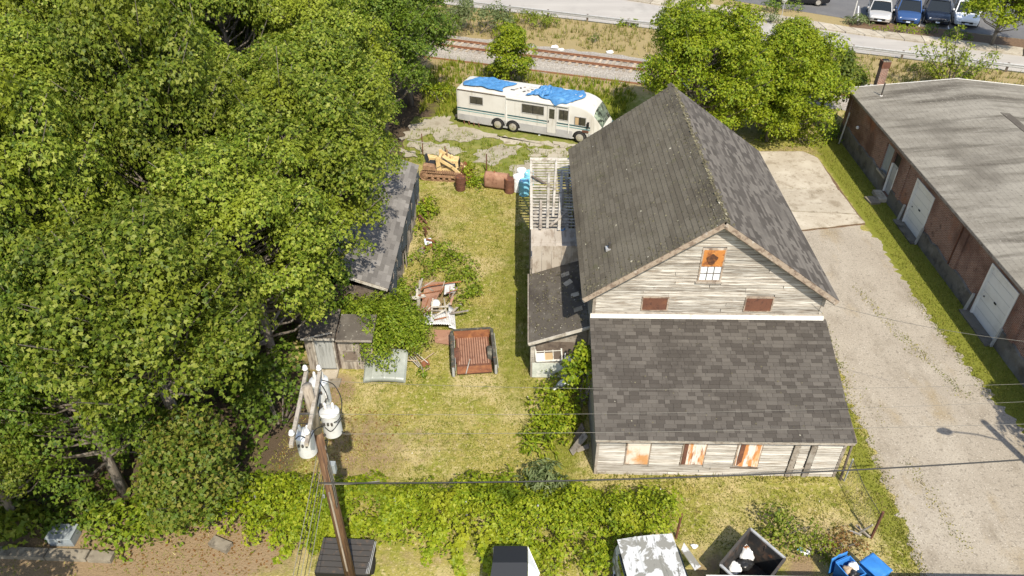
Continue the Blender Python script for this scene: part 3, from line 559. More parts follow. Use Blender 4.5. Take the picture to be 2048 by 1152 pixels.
# gable window and rusty hatch covers
def frame(parent, x0, x1, z0, z1, y, w=.07, mat='dark_wood', d=.06):
    for a, b, c, e in ((x0 - w, x0, z0 - w, z1 + w), (x1, x1 + w, z0 - w, z1 + w)): piece('frame', mat, parent, ((a + b) / 2, y, (c + e) / 2), (w, d, e - c))
    for c in (z0 - w / 2, z1 + w / 2): piece('frame', mat, parent, ((x0 + x1) / 2, y, c), (x1 - x0, d, w))
wg = MB().bx(6.44, 7.20, GY - .02, GY + .01, 5.70, 6.33).build('window', 'pane_pale', barn)
frame(wg, 6.45, 7.19, 5.71, 7.04, GY - .03, .06, 'rake_wood')
for x in (6.70, 6.94): piece('glazing_bar', 'dark_wood', wg, (x, GY - .034, 6.01), (.022, .02, .62))
piece('glazing_bar', 'dark_wood', wg, (6.82, GY - .034, 6.02), (.74, .02, .022))
piece('sill', 'grey_wood', wg, (6.82, GY - .05, 5.62), (.98, .12, .05))
cv = MB(); cv.grid(lambda a, b: (6.44 + .76 * a, GY - .055 - .02 * math.sin(3 * a) * b, 6.33 + .72 * b), 8, 8); cover = cv.build('window_cover', 'rust_panel', wg, label='orange rusty sheet over the upper half of the gable window', solid=.008)
st = MB(); st.add([(6.78 + .19 * math.cos(a) * (1 + .2 * math.sin(3 * a)), GY - .085, 6.66 + .21 * math.sin(a) * (1 + .15 * math.cos(4 * a))) for a in np.linspace(0, 6.283, 33)[:-1]], [tuple(range(32))]); st.build('stain', 'stain_dark', wg)
for x0, x1, z0, z1 in ((4.52, 5.43, 4.31, 4.87), (8.36, 9.33, 4.31, 4.90)):
    h = MB(); h.grid(lambda a, b: (x0 + (x1 - x0) * a, GY - .05 - .015 * math.sin(4 * a + b), z0 + (z1 - z0) * b), 6, 4); ho = h.build('hatch_cover', 'rust_dark', barn, solid=.008)
    frame(ho, x0, x1, z0, z1, GY - .03, .05, 'rake_wood')
# white flashing board between gable and lower roof
piece('flashing_board', 'trim_white', barn, (6.98, GY - .09, 4.03), (8.78, .10, .17), Euler((R(-25), 0, 0)))
piece('flashing_strip', 'grey_wood', barn, (6.98, GY - .02, 4.13), (8.6, .05, .05))
# main roof decks, rake boards, ridge
sl = math.hypot(RX - EX0, RZ - EZ)
mb = MB(); mb.slab([(EX0, RY0, EZ), (RX, RY0, RZ), (RX, RY1, RZ), (EX0, RY1, EZ)], .1); rL = mb.build('roof', 'dark_wood', barn, label='brown grey mossy shingle roof slope on the left')
mb = MB(); mb.slab([(RX, RY0, RZ), (EX1, RY0, EZ), (EX1, RY1, EZ), (RX, RY1, RZ)], .1); rR = mb.build('roof', 'dark_wood', barn, label='mottled grey shingle roof slope on the right')
roof_pieces(rL, (EX0 - .03, RY1, EZ - .02), (0, -1, 0), (RX - EX0, 0, RZ - EZ), sl, RY1 - RY0 + .03, .21, .55, 'shingle_old', 'shingle_old', 11, 0, lambda q: 0, mass='shingle_field', lift=.016)
roof_pieces(rR, (EX1 + .03, RY0 - .03, EZ - .02), (0, 1, 0), (RX - EX1, 0, RZ - EZ), math.hypot(EX1 - RX, RZ - EZ), RY1 - RY0 + .03, .15, .42, 'shingle_right', 'shingle_right', 12, 0, lambda q: 0, mass='shingle_field')
mb = MB()
yy = RY0 - .03
while yy < RY1:
    e = yy + .3
    for sgn, ex in ((-1, EX0), (1, EX1)):
        dx = .17 * sgn; dz = -.17 * (RZ - EZ) / abs(ex - RX)
        p = [(RX, yy, RZ + .05), (RX + dx, yy, RZ + .045 + dz), (RX + dx, e + .02, RZ + .03 + dz), (RX, e + .02, RZ + .03)]
        mb.slab(p if sgn > 0 else p[::-1], .012)
    yy = e
mb.build('ridge_cap', 'shingle_old', barn)
for sgn, ex in ((-1, EX0), (1, EX1)):
    beam_piece('rake_board', 'rake_wood', barn, (RX, RY0 - .02, RZ - .12), (ex, RY0 - .02, EZ - .12), .045, .19)
    beam_piece('rake_board', 'pale_wood' if sgn < 0 else 'rake_wood', barn, (RX, RY0 + .07, RZ - .24), (ex, RY0 + .07, EZ - .24), .05, .12)
    beam_piece('fascia', 'grey_wood', barn, (ex - sgn * .05, RY0, EZ - .12), (ex - sgn * .05, RY1, EZ - .12), .04, .16)
def moss_bits(parent, name, pts, nrm, size, rg):
    n = len(pts); N = np.tile(np.array(nrm), (n, 1)) + rg.normal(0, .25, (n, 3)); V = []; Fc = []
    T = np.array([(1, 0, 0), (.3, .9, 0), (-.8, .6, 0), (-.8, -.6, 0), (.3, -.9, 0), (0, 0, .55)]); FI = np.array([(0, 1, 5), (1, 2, 5), (2, 3, 5), (3, 4, 5), (4, 0, 5)])
    N = _norm(N); X = _norm(np.cross(N, np.tile([0., 1., 0.], (n, 1)))); Y = np.cross(N, X); a = rg.uniform(0, 6.283, n)[:, None]; X2 = X * np.cos(a) + Y * np.sin(a); Y2 = np.cross(N, X2)
    sz = size * rg.uniform(.4, 1.5, (n, 1, 1)); V = pts[:, None, :] + sz * (T[None, :, 0:1] * X2[:, None] + T[None, :, 1:2] * Y2[:, None] * rg.uniform(.5, 1.2, (n, 1, 1)) + T[None, :, 2:3] * N[:, None])
    V = V.reshape(-1, 3) - np.array(barn.location); Fc = ((np.arange(n) * 6)[:, None, None] + FI[None]).reshape(-1, 3)
    np_mesh(name, V, Fc, 'moss', parent, kind='stuff')
rgm = np.random.default_rng(41); nm = 1500
tt = np.where(rgm.uniform(size=nm) < .45, 1 - np.abs(rgm.normal(0, .07, nm)), rgm.uniform(0.01, 1, nm)); yy_ = np.where(rgm.uniform(size=nm) < .25, RY0 + np.abs(rgm.normal(0, .5, nm)), rgm.uniform(RY0, RY1, nm)); ok = (tt < 1.02) & (rgm.uniform(size=nm) < .35 + .65 * (np.sin(yy_ * 1.7 + tt * 5) > -.2)); tt, yy_ = np.minimum(tt[ok], 1), yy_[ok]
moss_bits(rL, 'moss', np.stack([EX0 + (RX - EX0) * tt, yy_, EZ + (RZ - EZ) * tt + .025], 1), (-.58, 0, .81), .042, rgm)
nm = 500; tt = np.abs(rgm.normal(0, .03, nm)); yy_ = rgm.uniform(RY0, RY1, nm); moss_bits(rR, 'moss', np.stack([RX + (EX1 - RX) * tt, yy_, RZ - (RZ - EZ) * tt + .05], 1), (.58, 0, .81), .05, rgm)
vp = MB(); vz = RZ - (RZ - EZ) * (RX - 3.32) / (RX - EX0); vp.tube([(3.32, 23.9, vz - .05), (3.32, 23.9, vz + .3)], .05, 10); vpo = vp.build('vent_pipe', 'steel_dark', rL)
MB().bx(3.18, 3.46, 23.78, 24.05, vz - .03, vz + .05).build('vent_flashing', 'galv', rL)
# front lean-to roof and wall
FX0, FX1, FY, EY, EZf, TZ = 2.69, 11.48, 17.92, 17.52, 2.30, 3.96
mb = MB(); mb.slab([(2.57, EY, EZf), (11.54, EY, EZf), (11.36, GY, TZ), (2.6, GY, TZ)], .07); fr = mb.build('roof', 'dark_wood', barn, label='dark grey shingle roof of the front lean-to'); rgm = np.random.default_rng(42); nm = 90; aa = rgm.uniform(.02, .98, nm); bb_ = rgm.uniform(.02, .97, nm); moss_bits(fr, 'debris', np.stack([2.6 + 8.85 * aa, EY + (GY - EY) * bb_, EZf + (TZ - EZf) * bb_ + .03], 1), (0, -.34, .94), .025, rgm)
uy = Vector((0, GY - .05 - EY, TZ - EZf)); Lf = uy.length
roof_pieces(fr, (2.57, EY - .04, EZf - .01), (1, 0, 0), uy, Lf, 8.93, .155, .31, 'shingle_dark', 'shingle_dark_mass', 21, 300, lambda q: q[1])
piece('eave_board', 'grey_wood', barn, (7.05, EY + .02, EZf - .11), (8.9, .05, .14)); piece('eave_board', 'pale_wood', barn, (7.05, EY - .012, EZf - .045), (8.94, .02, .05))
fb = MB(); fb.bx(FX0, FX1, FY + .02, FY + .1, 0, 2.2); fb.bx(FX0, FX0 + .08, FY + .1, GY, 0, 2.4); fb.bx(FX1 - .08, FX1, FY + .1, GY, 0, 2.4)
fb.add([(FX0 + .01, FY, 2.2), (FX0 + .01, GY, 2.2), (FX0 + .01, GY, 3.8), (FX1 - .01, FY, 2.2), (FX1 - .01, GY, 2.2), (FX1 - .01, GY, 3.8)], [(0, 2, 1), (3, 4, 5)]); fw = fb.build('wall', 'siding_plain', barn)
FH = [(3.74, 4.63, .55, 1.98), (5.74, 6.60, .58, 1.98), (7.66, 8.56, .56, 1.98), (9.62, 9.88, 0, 2.2), (10.22, 10.48, 0, 2.2)]
z = .02; exp = .14
while z < 2.08: clap(barn, FX0, FX1, z, exp, FY, 'clapboard_low', FH); z += exp
piece('skirting_board', 'pale_wood', barn, (4.0, FY - .05, .07), (2.4, .03, .12), Euler((0, R(1.2), 0)))
piece('loose_batten', 'dark_wood', barn, (8.1, FY - .04, .44), (1.0, .03, .06), Euler((0, R(1), 0)))
for x in (9.75, 10.35): piece('door_post', 'grey_wood', barn, (x, FY - .045, 1.02), (.2, .06, 2.04), Euler((0, R(1.0 if x < 10 else 0), 0)))
piece('door_rail', 'grey_wood', barn, (10.05, FY - .03, .42), (.5, .03, .07), Euler((0, R(-12), 0)))
for x in (FX0 + .05, FX1 - .06): piece('corner_board', 'grey_wood', barn, (x, FY - .03, 1.05), (.1, .04, 2.1))
for i, (x0, x1, z0, z1, mt, lb) in enumerate(((3.79, 4.58, .61, 1.95, 'rust_streak_pale', 'pale sheet with a broad orange rust bloom'), (5.79, 6.55, .63, 1.95, 'rust_streak', 'white sheet with rust streaks at its left side'), (7.71, 8.51, .61, 1.95, 'rust_streak', 'bent sheet with dark rust streaks and a curled foot'))):
    w = MB(); w.grid(lambda a, b: (x0 + (x1 - x0) * a, FY - .05 - (.03 * abs(math.sin(5 * a)) + (.1 * max(0, .25 - b) * (1 + a) if i == 2 else 0)), z0 + (z1 - z0) * b), 10, 8)
    wo = w.build('window_cover', mt, barn, label=lb, solid=.008); frame(wo, x0, x1, z0, z1, FY - .03, .05, 'rake_wood', .05)
piece('patch_board', 'rust_dark', barn, (5.86, FY - .075, 1.29), (.13, .02, 1.3)); piece('patch_board', 'rust_dark', barn, (7.84, FY - .085, 1.29), (.16, .02, 1.32))
# left lean-to: felt roof, plywood, open battens
lt = MB(); LY0, LY1, LZ0, LZ1, LX0, LX1 = 22.55, 27.12, 2.2, 3.12, .27, 2.68
lt.slab([(LX0, LY0, LZ0), (LX1, LY0, LZ1), (LX1, LY1, LZ1 + .05), (LX0, LY1, LZ0 + .1)], .07); ltr = lt.build('roof', 'roll_roof', barn, label='speckled black felt roof of the left lean-to')
beam_piece('rake_board', 'pale_wood', barn, (LX0, LY0 - .02, LZ0 - .04), (LX1, LY0 - .02, LZ1 - .04), .04, .13)
beam_piece('eave_board', 'grey_wood', barn, (LX0 - .01, LY0, LZ0 - .03), (LX0 - .01, LY1, LZ0 + .06), .04, .1)
for c, a in (((1.86, 26.35), .1), ((1.95, 25.7), .5), ((2.2, 24.75), 0), ((2.27, 23.75), .08)):
    zz = LZ0 + (LZ1 - LZ0) * (c[0] - LX0) / (LX1 - LX0) + .06
    tag(piece('loose_shingle', 'concrete', None, (c[0], c[1], zz), (.36, .26, .015), Euler((0, -math.atan((LZ1 - LZ0) / (LX1 - LX0)), a))), {.1: 'pale loose shingle, farthest of four on the shaded felt roof', .5: 'pale loose shingle lying askew, second farthest on the shaded felt roof', 0: 'pale loose shingle, second nearest of four on the shaded felt roof', .08: 'bluish pale loose shingle, nearest of four on the shaded felt roof'}[a], 'shingle', 'loose shingles on the lean-to roof')
nm = 420; aa = rgm.uniform(.02, .98, nm); yy_ = rgm.uniform(LY0 + .1, LY1 - .1, nm); moss_bits(ltr, 'moss', np.stack([LX0 + (LX1 - LX0) * aa, yy_, LZ0 + (LZ1 - LZ0) * aa + .03 + .02 * (yy_ - LY0)], 1), (-.36, 0, .93), .035, rgm)
# lean-to front wall with broken window sashes
lw = MB(); lw.add([(.38, 22.9, 0), (2.64, 22.9, 0), (2.64, 22.9, LZ1 - .1), (.38, 22.9, LZ0 - .05), (.38, 23.0, 0), (2.64, 23.0, 0), (2.64, 23.0, LZ1 - .1), (.38, 23.0, LZ0 - .05)], [(0, 1, 2, 3), (7, 6, 5, 4), (0, 4, 5, 1), (1, 5, 6, 2), (2, 6, 7, 3), (3, 7, 4, 0)])
lw.bx(.36, .44, 23.0, 27.1, 0, 2.18); lwo = lw.build('wall', 'grey_wood', barn)
MB().bx(.45, 1.9, 22.86, 22.897, .05, .85).build('wall_panel', 'pale_panel', barn)
MB().bx(.56, 2.5, 22.875, 22.898, 1.0, 2.0).build('window_opening', 'dark_wood', barn)
for i in range(4): piece('clapboard', 'pale_wood', barn, (.45, 22.88, 1.0 + i * .26), (.16, .03, .23))
def sash(x0, z0, w, h, cols, rows, y, tilt):
    t = thing('window_sash', (x0, y, z0), 'white six pane window sash hanging askew on the lean-to front' if w > .8 else 'narrow white window sash half hidden by leaves on the lean-to front', 'window')
    for a, b in (((0, 0), (0, h)), ((w, 0), (w, h)), ((0, 0), (w, 0)), ((0, h), (w, h))): beam_piece('rail', 'sash', t, (a[0], 0, a[1]), (b[0], 0, b[1]), .05, .06, world=False)
    for i in range(1, cols): beam_piece('glazing_bar', 'sash', t, (w * i / cols, 0, 0), (w * i / cols, 0, h), .03, .03, world=False)
    for i in range(1, rows): beam_piece('glazing_bar', 'sash', t, (0, 0, h * i / rows), (w, 0, h * i / rows), .03, .03, world=False)
    for i in range(cols):
        for j in range(rows):
            if (i + j) % 3 != 2: piece('pane', 'curtain' if (i + j) % 2 else 'pane_pale', t, (w * (i + .5) / cols, .015, h * (j + .5) / rows), (w / cols - .03, .006, h / rows - .03), world=False)
    t.rotation_euler = (R(-10), R(tilt), 0)
sash(.62, 1.02, 1.05, .92, 3, 2, 22.8, -5); sash(1.78, 1.05, .5, .9, 1, 2, 22.83, 0)
# tall open section
TX0, TX1, TY0, TYp, TY1, TZt = .38, 2.55, 27.1, 29.35, 36.4, 3.22
fp = thing('open_annexe', (1.4, 31, 0), 'tall open annexe with bare pale roof battens and plywood beside the barn', 'annexe')
for y in (27.2, 29.4, 31.6, 33.9, 36.3):
    for x in (TX0 + .06, TX1 - .06): piece('post', 'grey_wood', fp, (x, y, 1.55), (.11, .11, 3.1))
for x in (TX0 + .05, TX1 - .05): piece('beam', 'pale_wood', fp, (x, (TY0 + TY1) / 2, TZt - .09), (.11, TY1 - TY0, .14))
for i in range(30):   # upright boards of the left wall
    y = TY0 + .12 + i * .243
    if y < 34.3: piece('wall_board', 'shed_plank', fp, (TX0 - .02, y, 1.36 + random.uniform(-.03, .03)), (.03, .237, 2.72))
for i in range(9): piece('wall_stud', 'grey_wood', fp, (TX0 + .02, TY0 + .1 + i * .9, 2.9), (.09, .32, .48))
for i in range(5): piece('wall_board', 'plywood', fp, (TX0 + .25 + i * .43, TY0 - .01, 1.6 + (TZt - .1) / 2 - .05), (.42, .03, TZt - 1.75))
for r_ in range(2):
    for k in range(2):
        piece('plywood_sheet', 'plywood', fp, (TX0 + .54 + k * 1.09, TY0 + .57 + r_ * 1.13, TZt + .01 + r_ * .006), (1.08, 1.12, .018), Euler((random.uniform(-.006, .006), 0, random.uniform(-.008, .008))))
n = 25
for i in range(n):
    y = TYp + .08 + (TY1 - TYp - .2) * i / (n - 1); j = random.uniform
    x1 = TX1 - (j(0, .25) if random.random() < .25 else 0); w = j(.10, .15) if i < 14 else j(.14, .21)
    piece('batten', 'pale_wood', fp, ((TX0 + x1) / 2, y, TZt + j(-.01, .02)), (x1 - TX0, w, .03), Euler((j(-.03, .03), j(-.008, .008), j(-.012, .012))))
piece('edge_board', 'pale_wood', fp, (TX0 + .02, (TYp + TY1) / 2, TZt + .035), (.12, TY1 - TYp, .03)); piece('edge_board', 'pale_wood', fp, (1.45, TY1, TZt + .03), (2.2, .16, .035))
MB().bx(TX0 + .1, TX1 - .05, TY0 + .2, TY1 - .1, 0, .25).build('floor', 'grey_wood', fp)
for k, (a, b, w, m, lb) in enumerate((((1098, 345), (1095, 455), .13, 'pale_wood', 'long white plank lying on the battens, leftmost of the long three'), ((1113, 318), (1106, 433), .11, 'pale_wood', 'long white plank lying on the battens, middle of the long three'), ((1124, 340), (1118, 460), .14, 'pale_wood', 'long white plank lying on the battens, nearest the barn roof'), ((1131, 348), (1136, 383), .13, 'grey_wood', 'short grey plank slanting on the battens beside the barn roof'), ((1126, 380), (1125, 412), .11, 'grey_wood', 'short grey plank at the middle of the batten roof'), ((1082, 400), (1081, 458), .12, 'grey_wood', 'grey plank at the near left end of the batten roof'), ((1064, 352), (1092, 368), .12, 'dark_wood', 'dark plank sticking out over the left edge of the batten roof'), ((1100, 453), (1132, 424), .11, 'grey_wood', 'grey plank lying diagonally at the near end of the batten roof'))):
    A = G(*a, TZt + .09 + .012 * k); B = G(*b, TZt + .09 + .012 * k)
    tag(beam_piece('loose_plank', m, None, A, B, w, .035), lb, 'plank', 'planks on the batten roof')
tb = MB(); rgq = np.random.default_rng(5)
tb.grid(lambda a, b: (1.62 + .32 * a + .03 * math.sin(9 * b), 29.32 - .1 * b + .05 * math.sin(7 * a), 3.3 - .3 * b * b + .04 * math.sin(8 * a + 5 * b)), 8, 6); tb.build('tarp_scrap', 'tarp', label='small blue tarp scrap hanging at the plywood edge of the annexe', cat='tarp', smooth=True, solid=.01)
for i, (u, v) in enumerate(((1139, 312), (1143, 372))):
    p = G(u, v, 3.6); tb = MB(); tb.grid(lambda a, b: (p.x + .12 * a, p.y + (.9 if i else .5) * b, 3.55 + .06 * math.sin(7 * b + 3 * a)), 4, 8); tb.build('tarp_scrap', 'tarp', label=('blue tarp scrap at the far end of the annexe by the barn eave', 'long blue tarp strip between annexe and barn eave')[i], cat='tarp', solid=.01)
# leaning pole at the right corner of the barn
pc = MB(); pc.tube([(11.62, 17.75, 0), (11.66, 17.95, 2.05)], .045, 8); pc.build('leaning_pole', 'dark_wood', label='dark pole leaning at the right front corner of the barn', cat='pole')
# ================================================================== BRICK WAREHOUSE
WX, WY0, WY1, WZ, WRX, WRZ, WX2 = 20.9, 14.0, 46.1, 3.36, 27.3, 3.98, 36.0
wh = thing('warehouse', (24, 32, 0), 'long red brick warehouse with low grey roof and white roller doors', 'warehouse')
D1, D2, PD, WN = (33.45, 35.55, 2.72), (25.35, 27.6, 2.82), (37.75, 38.55, 2.1), (38.75, 39.75, 2.75)
mb = MB(); ops = sorted([(D1[0], D1[1], 0, D1[2]), (D2[0], D2[1], 0, D2[2]), (PD[0], PD[1], .25, 2.75), (WN[0], WN[1], 1.05, WN[2])])
y = WY0
for a, b, z0, z1 in ops:
    mb.bx(WX, WX + .3, y, a, 0, WZ); mb.bx(WX, WX + .3, a, b, z1, WZ)
    if z0 > 0: mb.bx(WX, WX + .3, a, b, 0, z0)
    y = b
mb.bx(WX, WX + .3, y, WY1, 0, WZ)
mb.add([(WX + .3, WY1, 0), (WX2, WY1, 0), (WX2, WY1, 3.1), (WRX, WY1, WRZ - .1), (WX + .3, WY1, WZ)], [(0, 1, 2, 3, 4)]); mb.build('wall', 'brick', wh)
for y in (WY0 + .2, 24.6, 30.05, 36.8, 45.8): piece('pilaster', 'brick', wh, (WX - .04, y, WZ / 2 - .06), (.08, .45, WZ - .12))
for k in range(2): piece('corbel', 'brick', wh, (WX - .05 - .04 * k, (WY0 + WY1) / 2, WZ - .34 + .1 * k), (.1 + .08 * k, WY1 - WY0, .1))
# rough concrete plinth, higher toward the far end
for a, b in ((WY0, D2[0] - .12), (D2[1] + .12, D1[0] - .12), (D1[1] + .12, PD[0] - .1), (PD[1] + .1, WY1)):
    mb = MB(); n = max(2, int((b - a) / .5)); top = [(.82 + .25 * (yy > 38.6) + random.uniform(-.09, .09)) for yy in np.linspace(a, b, n + 1)]
    for i in range(n):
        y0, y1 = a + (b - a) * i / n, a + (b - a) * (i + 1) / n; t = .11
        mb.hexa([(WX - t, y0, 0), (WX, y0, 0), (WX, y1, 0), (WX - t, y1, 0), (WX - t + .03, y0, top[i]), (WX, y0, top[i] + .04), (WX, y1, top[i + 1] + .04), (WX - t + .03, y1, top[i + 1])])
    mb.build('plinth', 'foundation', wh)
for nm, (a, b, h) in (('far', D1), ('near', D2)):
    d = MB().bx(WX + .08, WX + .13, a, b, .0, h).build('garage_door', 'white_paint', wh)
    for k in range(1, 6): piece('groove', 'galv', d, (WX + .077, (a + b) / 2, h * k / 6), (.008, b - a - .02, .012))
    for y_ in (a - .0, b): piece('jamb', 'white_paint', d, (WX + .02, y_ + (.05 if y_ == a else -.05), h / 2), (.12, .1, h))
    piece('head', 'white_paint', d, (WX + .02, (a + b) / 2, h - .05), (.12, b - a - .2, .1))
    piece('handle', 'black', d, (WX + .06, (a + b) / 2, h * .5), (.03, .16, .07))
    piece('lock', 'steel_dark', d, (WX + .06, b - .3, h * .42), (.03, .06, .06))
    piece('threshold', 'foundation', wh, (WX - .22, (a + b) / 2, .03), (.5, b - a + .3, .08))
    for y_ in (a - .14, b + .14): piece('corner_guard', 'galv', wh, (WX - .16, y_, .5), (.1, .09, 1.0), Euler((0, R(6), 0)))
MB().bx(WX + .1, WX + .14, WN[0], WN[1], 1.05, WN[2]).build('window_board', 'cabinet', wh, label='window boarded with a grey sheet')
piece('sill', 'concrete', wh, (WX - .03, 39.25, 1.0), (.2, 1.2, .1))
pdr = MB().bx(WX + .1, WX + .15, PD[0], PD[1], .25, 2.05).build('door', 'door_grey', wh); MB().bx(WX + .1, WX + .15, PD[0], PD[1], 2.05, 2.75).build('transom', 'black', wh)
for y_ in PD[:2]: piece('frame', 'white_paint', pdr, (WX + .03, y_, 1.15), (.1, .07, 1.8))
piece('panel', 'rv_grey', pdr, (WX + .095, 38.15, 1.5), (.02, .5, .7)); piece('panel', 'rv_grey', pdr, (WX + .095, 38.15, .65), (.02, .5, .55))
piece('door_step', 'concrete', wh, (WX - .28, 38.15, .11), (.5, 1.1, .22)); tag(piece('stone_slab', 'stone', None, (20.05, 37.75, .06), (.6, .75, .12), Euler((0, 0, .15))), 'grey stone slab on the shaded grass before the warehouse door', 'slab')
for y_, z1 in ((44.9, WZ - .2),): MB().tube([(WX - .42, y_, .1), (WX - .3, y_, z1 - .9)], .05, 8).build('downpipe', 'galv', wh)
MB().tube([(WX - .06, 30.42, .8), (WX - .06, 30.42, WZ - .3)], .035, 8).build('conduit', 'rust_dark', wh)
lamp = MB().lathe([(.02, 0), (.09, .04), (.10, .14), (.04, .2)], 12, (WX - .1, 43.7, 1.7)).build('wall_lamp', 'porcelain', wh)
mb = MB(); mb.slab([(WX - .28, WY0, WZ - .02), (WRX, WY0, WRZ), (WRX, WY1 + .1, WRZ), (WX - .28, WY1 + .1, WZ - .02)], .12); mb.slab([(WRX, WY0, WRZ), (WX2, WY0, 3.1), (WX2, WY1 + .1, 3.1), (WRX, WY1 + .1, WRZ)], .12); wr = mb.build('roof', 'ware_roof', wh)
mb = MB(); rgw = np.random.default_rng(2)
for (o_, ux_, uy_, L_, W_) in ((Vector((WX - .3, WY1 + .1, WZ + .0)), Vector((0, -1, 0)), Vector((WRX - WX + .28, 0, WRZ - WZ + .02)), 0, WY1 - 18), (Vector((WX2, 18.1, 3.12)), Vector((0, 1, 0)), Vector((WRX - WX2, 0, WRZ - 3.1)), 0, WY1 - 18)):
    L_ = uy_.length; uyn = uy_.normalized(); nn = ux_.cross(uyn).normalized()
    for a, b, w, e, j in shingle_quads(o_, ux_, uyn, L_, W_, .29, 3.0, rgw):
        c = o_ + ux_ * a + uyn * b + nn * .012; X = ux_ * (w / 2); Y = uyn * (e * .53)
        mb.slab([c - X - Y + nn * .0015, c + X - Y + nn * .0015, c + X + Y - nn * .003, c - X + Y - nn * .003], .012)
mb.build('roofing_strip', 'ware_roof', wr, kind='stuff')
piece('roof_edge', 'trim_white', wr, (24.1, WY1 + .12, (WZ + WRZ) / 2 + .0), (6.72, .06, .1), Euler((0, -math.atan((WRZ - WZ) / (WRX - WX)), 0))); piece('roof_edge', 'trim_white', wr, (31.6, WY1 + .12, 3.55), (8.8, .06, .1), Euler((0, math.atan((WRZ - 3.1) / (WX2 - WRX)), 0)))
piece('eave_edge', 'grey_wood', wr, (WX - .3, (WY0 + WY1) / 2, WZ - .07), (.04, WY1 - WY0, .12))
piece('patch', 'roll_roof', wr, (27.75, 39.6, WRZ + .0), (.55, 3.0, .02), Euler((0, .1, 0)))
ch = MB().bx(22.42, 22.88, 46.25, 46.7, 0, 4.65).build('chimney', 'brick', wh); MB().bx(22.39, 22.91, 46.22, 46.73, 4.651, 5.05).build('cap', 'rust_panel' if False else 'rust_dark', ch); MB().bx(22.48, 22.82, 46.32, 46.64, 5.051, 5.1).build('flue', 'black', ch)
for k in range(3): piece('crown_brick', 'stone', ch, (22.47 + .17 * k, 46.27, 5.07), (.14, .12, .06))
MB().tube([(22.1, 44.6, WZ), (22.1, 44.6, 4.35)], .045, 8).build('vent_pipe', 'steel_dark', wr); MB().lathe([(.16, 0), (.07, .1)], 12, (22.1, 44.6, WZ + .08)).build('vent_flashing', 'trim_white', wr)
# ================================================================== MOTORHOME
rv0 = G(915, 246); rv1 = G(1208, 294); rvd = (rv1 - rv0); RVL = rvd.length; rva = math.atan2(rvd.y, rvd.x)
rv = thing('motorhome', rv0, 'long white motorhome with green stripes, grey skirt and torn blue tarps on its roof', 'motorhome', rz=rva)
k = RVL / 10.3; RW = 2.35
ST = [(0.0, .34, 2.42, 1.12, .10), (.06, .30, 2.5, 1.16, .12), (.3, .30, 2.56, 1.175, .14), (4, .24, 2.60, 1.175, .14), (7.9, .24, 2.60, 1.175, .14), (8.5, .24, 2.58, 1.17, .22), (8.95, .24, 2.50, 1.155, .32), (9.3, .24, 2.36, 1.14, .38), (9.5, .26, 2.18, 1.12, .38), (9.72, .28, 1.86, 1.09, .30), (9.95, .30, 1.48, 1.03, .22), (10.08, .32, 1.24, .98, .18), (10.22, .36, 1.12, .90, .16), (10.3, .42, .92, .82, .14)]
def sec(st, grow=0.0, z0=None):
    x, zb, zt, hw, cr = st; zb = zb if z0 is None else z0; hw += grow; zt += grow; p = [(x * k, -hw, zb), (x * k, -hw, zt - cr)]
    for a in (22, 45, 68): p.append((x * k, -hw + cr * (1 - math.cos(R(a))) * 1.0, zt - cr + cr * math.sin(R(a))))
    p.append((x * k, -hw + cr, zt)); p.append((x * k, -hw * .45, zt + .03)); p.append((x * k, 0, zt + .045))
    return p + [(q[0], -q[1], q[2]) for q in reversed(p[:-1])]
def loft(mb, secs, close=True):
    n = len(secs[0]); vs = [q for s_ in secs for q in s_]
    fs = [(i * n + j, (i + 1) * n + j, (i + 1) * n + (j + 1) % n, i * n + (j + 1) % n) for i in range(len(secs) - 1) for j in range(n if close else n - 1)]
    if close: fs += [tuple(range(n)), tuple(reversed(range((len(secs) - 1) * n, len(secs) * n)))]
    return mb.add([(q[0], q[1] + RW / 2, q[2]) for q in vs], fs)
body = loft(MB(), [sec(s_) for s_ in ST]).build('body', 'rv_white', rv, local=True, smooth=False)
for p in body.data.polygons: p.use_smooth = True
md = body.modifiers.new('es', 'EDGE_SPLIT'); md.split_angle = R(38)
NY = RW / 2 - 1.175         # near side plane
def side(name, x0, x1, z0, z1, mat, parent=rv, d=.012, far=False):
    y = NY if not far else RW - NY; s_ = -1 if not far else 1
    return MB().bx(x0 * k, x1 * k, min(y + s_ * d, y - s_ * .02), max(y + s_ * d, y - s_ * .02), z0, z1).build(name, mat, parent, local=True)
for far in (False, True):
    x = .1
    for x1 in (.95, 1.75, 2.45, 3.55, 4.55, 5.5, 6.4, 7.05, 7.9, 8.15): side('skirt_panel', x + .012, x1 - .012, .22 if x > .5 else .36, .74, 'rv_grey', d=.018, far=far); x = x1
    side('skirt_panel', 9.2, 9.75, .3, .72, 'rv_grey', d=.0, far=far)
    for x0, x1 in ((.05, 3.45), (3.65, 6.38), (6.42, 7.0), (7.06, 7.85), (7.9, 9.3)):
        side('stripe', x0, x1, 1.12, 1.20, 'rv_teal', far=far); side('stripe', x0, x1, .98, 1.03, 'rv_green', far=far)
for x0, x1, z0, z1 in ((.98, 1.92, 1.58, 2.12), (4.66, 6.18, 1.52, 2.14), (7.18, 7.82, 1.42, 2.12), (8.25, 9.0, 1.22, 1.80)):
    w = side('window', x0, x1, z0, z1, 'rv_glass', d=.02)
    for a, b in ((x0, x1),):
        for zz in (z0, z1): piece('frame', 'rv_grey', w, ((a + b) / 2 * k, NY - .015, zz), ((b - a) * k, .03, .035), world=False)
        for xx in (a, b, (a + b) / 2): piece('frame', 'rv_grey' if xx != (a + b) / 2 else 'black', w, (xx * k, NY - .017, (z0 + z1) / 2), (.03, .03, z1 - z0), world=False)
side('curtain', 8.29, 8.52, 1.26, 1.74, 'curtain', d=.026)
